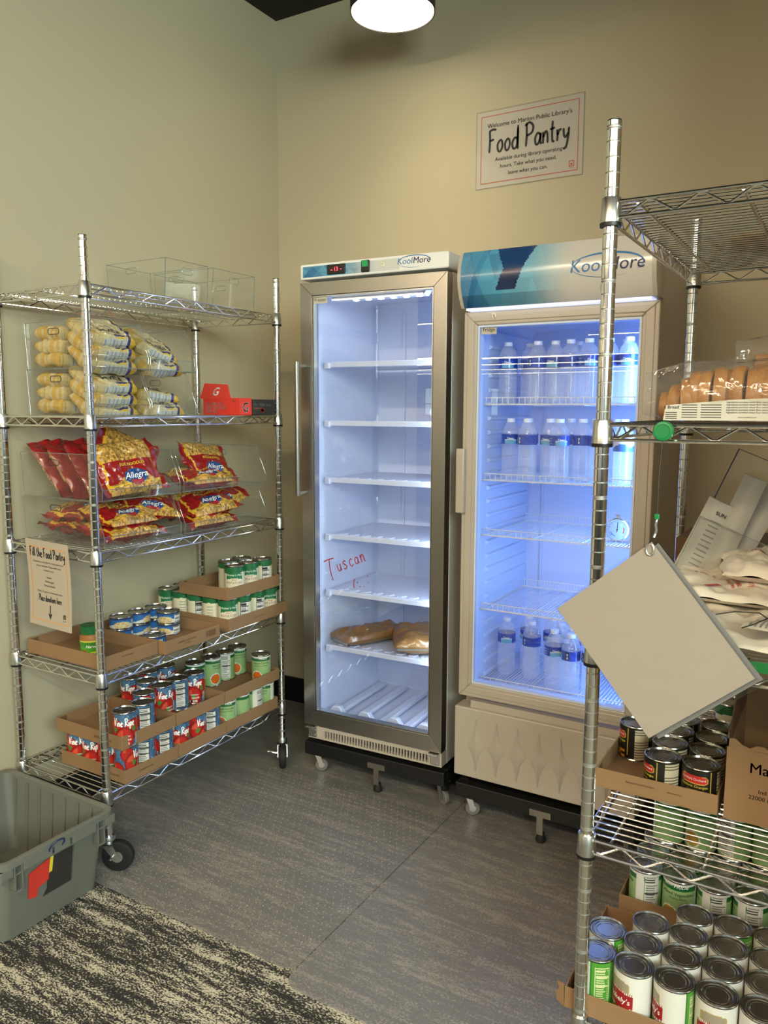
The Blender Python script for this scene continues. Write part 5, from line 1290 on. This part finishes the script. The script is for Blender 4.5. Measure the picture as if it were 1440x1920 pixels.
o1, g1 = carrier('carrier_bag', 2.235, -1.410, S3r+.001, .36, .38, .040, 0, 2.2, 'pile of white carrier bags at the front of the third shelf, lowest layer')
o2, g2 = carrier('carrier_bag', 2.210, -1.250, S3r+.040, .34, .32, .036, -6, 5.1, 'white carrier bags with red printed lines in the middle of the pile')
o3, g3 = carrier('carrier_bag', 2.298, -1.190, S3r+.076, .27, .32, .046, 8, 9.4, 'topmost folded white carrier bag with small red emblem')
def onbag(o, g_, L, W, items, m_='marker_red'):
    def fn(p, q): a = g_(p/L+.5, q/W+.5); return (a[0], a[1], a[2]+.0016)
    for t, dx, dy, ro_ in items: put2d(MB(), t, fn, dx, dy, ro_).build('red_print', m_, o, smooth=False)
mat('red_print', 'b3202b', .4)
onbag(o2, g2, .34, .32, [(text2d('ating Library', .017, .01), .02, -.055, R(-65)), (text2d('RECYCLABLE', .010, .04), .0, -.055, R(-65)), (text2d('PLEASE RETURN', .009, .04), -.012, -.055, R(-65)), (rect2d(-.018, .018, -.006, .006), -.035, -.085, R(60)), (ellipse2d(.010, .007, 12), -.075, .005, 0), (rect2d(-.003, .003, -.010, .010), -.092, .005, 0), (text2d('library', .010, .03), -.055, -.01, R(-70))], 'red_print')
onbag(o3, g3, .27, .30, [(ellipse2d(.009, .007, 12), -.055, .015, 0), (rect2d(-.002, .002, -.009, .009), -.070, .015, 0), (rect2d(-.002, .002, -.009, .009), -.076, .015, 0), (text2d('Pl', .014, .04), -.030, .015, R(-40)), (text2d('N', .060, .01), -.01, -.085, R(10)), (text2d('re', .014, .04), -.055, -.10, R(10))], 'red_print')
bc = MB().grid(lambda u, v: (u*.10, v*.09, .010+.016*math.sin(PI*u)*v+.004*math.sin(6*v)), 10, 10).build('brochure', 'paper_white'); bc.location = (2.250, -1.585, S3r+.046); bc.rotation_euler = (0, 0, R(-12))
tag(bc, 'crumpled printed leaflet at the front edge of the carrier bag pile', 'leaflet')
mk = MB()
for i in range(9):
    mk.grid(lambda u, v, i=i: (.010+.009*i+u*.0035, .006+v*(.074 if i % 3 else .05), .0108+.016*math.sin(PI*(.10+.09*i+u*.035))*(.067+v*.82)+.004*math.sin(6*(.067+v*.82))), 1, 6)
mk.build('print_lines', 'grey_ink', bc, smooth=False)
cd = MB().tube([(2.205, -1.56, S3r+.066), (2.235, -1.545, S3r+.072), (2.275, -1.55, S3r+.076), (2.290, -1.575, S3r+.074), (2.270, -1.60, S3r+.066), (2.255, -1.615, S3r+.062)], .0011, 6).build('black_cord', 'cord_black')
tag(cd, 'thin black cord looped over the leaflet on the third shelf', 'cord')
gs = MB().box(2.262, 2.42, -1.6345, -1.6325, S3r-.006, S3r+.012).build('shelf_marker', 'green_cap', smooth=False); tag(gs, 'dark green strip along the front rim of the third shelf, right rack', 'shelf strip')

# ================================================================ FRIDGE AND FREEZER CONTENTS
MF = Matrix.Translation((1.2653, -.6318, 0)) @ Matrix.Rotation(HA, 4, 'Z'); MZ = Matrix.Translation((.5925, -.6281, 0)) @ Matrix.Rotation(FA, 4, 'Z')
bp = [(0, .004), (.014, .002), (.026, 0), (.0305, .004), (.0315, .012)]
for k in range(9): bp += [(.0300, .020+k*.0105), (.0318, .025+k*.0105)]
bp += [(.0300, .114), (.0322, .118), (.0322, .152), (.0300, .157), (.0290, .165), (.0240, .178), (.0165, .188), (.0130, .191), (.0130, .1925), (.0118, .196)]
BOT = MB().lathe(bp, 26).mesh('water_bottle', 'pet', True, 70)
WAT = MB().lathe([(0, .005), (.0285, .005), (.0295, .12), (.0285, .152), (.0262, .164), (0, .164)], 22).mesh('water', 'water', True, 50)
CAPB = MB().lathe([(0, .192), (.0140, .192), (.0142, .1935), (.0142, .2035), (.0132, .205), (0, .205)], 22).mesh('cap', 'cap_white', True, 40)
def wl(u, v):
    d = abs(u-.5)
    if .70 < u < .745 and .08 < v < .92: return hx('e8eef8') if .712 < u < .733 and .2 < v < .8 and (v*9) % 1 > .35 else hx('14203f')
    if .25 < u < .33 and .2 < v < .8 and (v*8) % 1 > .5: return hx('8fb2ea')
    if d < .10 and v < .55-14*d*d*.5: return hx('6fb9dd') if v < .40-8*d*d else hx('c5dff0')
    return hx('1f4fc0') if hash2(int(u*30+v*6), 1) > .4 else hx('1a43ab')
LABW = MB().grid(lambda u, v: (.0326*math.cos((u-.5)*2*PI), .0326*math.sin((u-.5)*2*PI), .1185+v*.033), 90, 12, wl).mesh('label', 'print_gloss', True, 80)
def wl2(u, v): return hx('e6e6ea') if v > .2+.3*abs(math.sin(u*9)) else hx('3c6fc9')
LABW2 = MB().grid(lambda u, v: (.0326*math.cos((u-.5)*2*PI), .0326*math.sin((u-.5)*2*PI), .105+v*.047), 60, 12, wl2).mesh('label', 'print_gloss', True, 80)
LT = text_layer(.0328, [(text2d('Drop', .011, .02), 0, .134)]).mesh('lettering', 'white_ink', False)
def bottle(a, d, z, rz, label, group, alt=False):
    p = MF @ Vector((a, d, z+.0032)); o = new_obj('water_bottle', BOT); o.location = p; o.rotation_euler = (0, 0, R(rz)); tag(o, label, 'bottle', group)
    new_obj('water', WAT, o); new_obj('cap', CAPB, o); l_ = new_obj('label', LABW2 if alt else LABW, o)
    if not alt: new_obj('lettering', LT, l_)
rows = [(ZH[0], 'top', [(.100, .14, 0), (.150, .215, 0), (.205, .14, 0), (.262, .15, 0), (.320, .13, 0), (.383, .12, 0), (.445, .13, 0), (.510, .12, 0), (.420, .20, 0), (.480, .21, 0), (.325, .215, 0), (.235, .23, 0)]),
 (ZH[1], 'second', [(.112, .15, 0), (.150, .225, 0), (.185, .115, 0), (.252, .15, 0), (.300, .225, 0), (.302, .100, 0), (.360, .16, 0), (.425, .13, 0), (.505, .115, 1), (.225, .25, 0), (.380, .24, 0), (.460, .21, 0)]),
 (ZH[4], 'bottom', [(.095, .20, 0), (.150, .28, 0), (.190, .20, 0), (.235, .29, 0), (.285, .235, 1), (.295, .135, 0), (.360, .115, 0), (.335, .20, 0), (.428, .12, 0)])]
for z, nm, ps in rows:
    for i, (a, d, alt) in enumerate(ps):
        order = sorted(range(len(ps)), key=lambda q: ps[q][0]).index(i)
        bottle(a, d, z, (-70, -150, 160, -100, 120, -60, -175, -90, 140)[i % 9], '%s water bottle, %s fridge shelf, %s from the left, %s row' % ('white labelled' if alt else 'blue labelled', nm, ORD[order].replace('nearest', 'first'), 'front' if d < .19 else 'rear'), 'water bottles on the %s fridge shelf' % nm, alt)
def dial(name, Mx, a, d, z, r_, label):
    p = Mx @ Vector((a, d, z)); t = empty(name, p, (HA if Mx is MF else FA), label, 'thermometer'); T = Matrix.Rotation(PI/2, 4, 'X'); c = r_+.006
    MB().lathe([(0, 0), (r_, 0), (r_*1.04, .004), (r_*1.04, .009), (r_*.97, .010), (r_*.95, .008), (0, .008)], 40, Matrix.Translation((0, 0, c)) @ T).build('case', 'chrome', t)
    MB().lathe([(0, .0082), (r_*.94, .0082)], 40, Matrix.Translation((0, 0, c)) @ T, cap=False).build('dial_face', 'thermo_white', t, smooth=False)
    mk = MB(); f_ = lambda p_, q: (p_, -.0086, c+q)
    for k in range(27):
        t_ = R(-135+10.4*k); L_ = r_*(.12 if k % 3 else .2); x, y = math.sin(t_), math.cos(t_)
        put2d(mk, rect2d(-.0006, .0006, r_*.86-L_, r_*.86), f_, 0, 0, -t_) 
    put2d(mk, rect2d(-.0011, .0011, -.008, r_*.7), f_, 0, 0, R(-4)); put2d(mk, ellipse2d(.003, .003, 12), f_)
    mk.build('scale_marks', 'ink', t, smooth=False)
    for m_, a0 in (('blue_ink', 200), ('marker_red', -30)):
        q = lens2d(r_*.6, r_*.6, .0016, .0016, R(a0), R(a0+55), 12); put2d(MB(), q, lambda p_, q_: (p_, -.0085, c+q_)).build('colour_band', m_, t, smooth=False)
    MB().box(-r_*.9, r_*.9, -.014, .014, 0, .0016).box(-.006, .006, -.002, .002, c*2-.008, c*2+.006).box(-.012, .004, -.002, .002, c*2+.004, c*2+.006).build('stand', 'zinc', t, smooth=False)
dial('fridge_thermometer', MF, .494, .13, ZH[2]+.004, .036, 'round dial thermometer standing on the third fridge shelf')
dial('freezer_thermometer', MZ, .515, .11, ZF[1]+.009, .027, 'round dial thermometer on the second freezer shelf, half hidden by the door frame')
def frozen(name, Mx, a, d, z, L, W, T_, rz, seed, label):
    p = Mx @ Vector((a, d, z+T_/2+.002)); mb = MB(); f1 = bag_surf(L, W, T_, seed, 1, wr=.008, pe=5); f0 = bag_surf(L, W, T_, seed, -1, wr=.001, pe=5)
    mb.grid(f1, 50, 34).grid(lambda u, v: f0(u, 1-v), 50, 34); o = mb.build(name, 'frozen_brown', auto=180); o.location = p; o.rotation_euler = (0, 0, FA+R(rz)); tag(o, label, 'bag')
    MB().prism([(-W*.42, .0), (W*.42, .0), (W*.42, .022), (-W*.42, .022)], lambda q, r_: (-L/2+.004+r_*.15, q, r_-.014), lambda q, r_: (-L/2+.001+r_*.15, q, r_-.014)).build('clear_seal_strip', 'acrylic_edge', o, smooth=False)
    return o
frozen('frozen_food_bag', MZ, .165, .235, ZF[5]+.004, .30, .15, .062, 62, 3.3, 'brown frozen food bag on the lowest freezer shelf, left one with white strip')
frozen('frozen_food_bag', MZ, .385, .240, ZF[5]+.004, .27, .21, .085, 118, 7.7, 'larger amber brown frozen food bag on the lowest freezer shelf, right one')
# hall sign behind the camera, seen mirrored in the doors
hs = MB().box(-6.0, -1.6, -11.72, -11.66, 2.45, 3.05).build('hall_sign', 'sign_green', smooth=False); tag(hs, 'long hanging sign with big dark letters in the hall, mirrored in the freezer door', 'sign')
put2d(MB(), text2d('YOUTH', .50, .02), lambda p, q: (-p, -11.655, q), 3.98, 2.57).build('lettering', 'navy_ink', hs, smooth=False)
MB().tube([(-5.5, -11.69, 3.05), (-5.5, -11.69, 3.2)], .01, 6).tube([(-2, -11.69, 3.05), (-2, -11.69, 3.2)], .01, 6).build('hanging_rod', 'lamp_metal', hs)
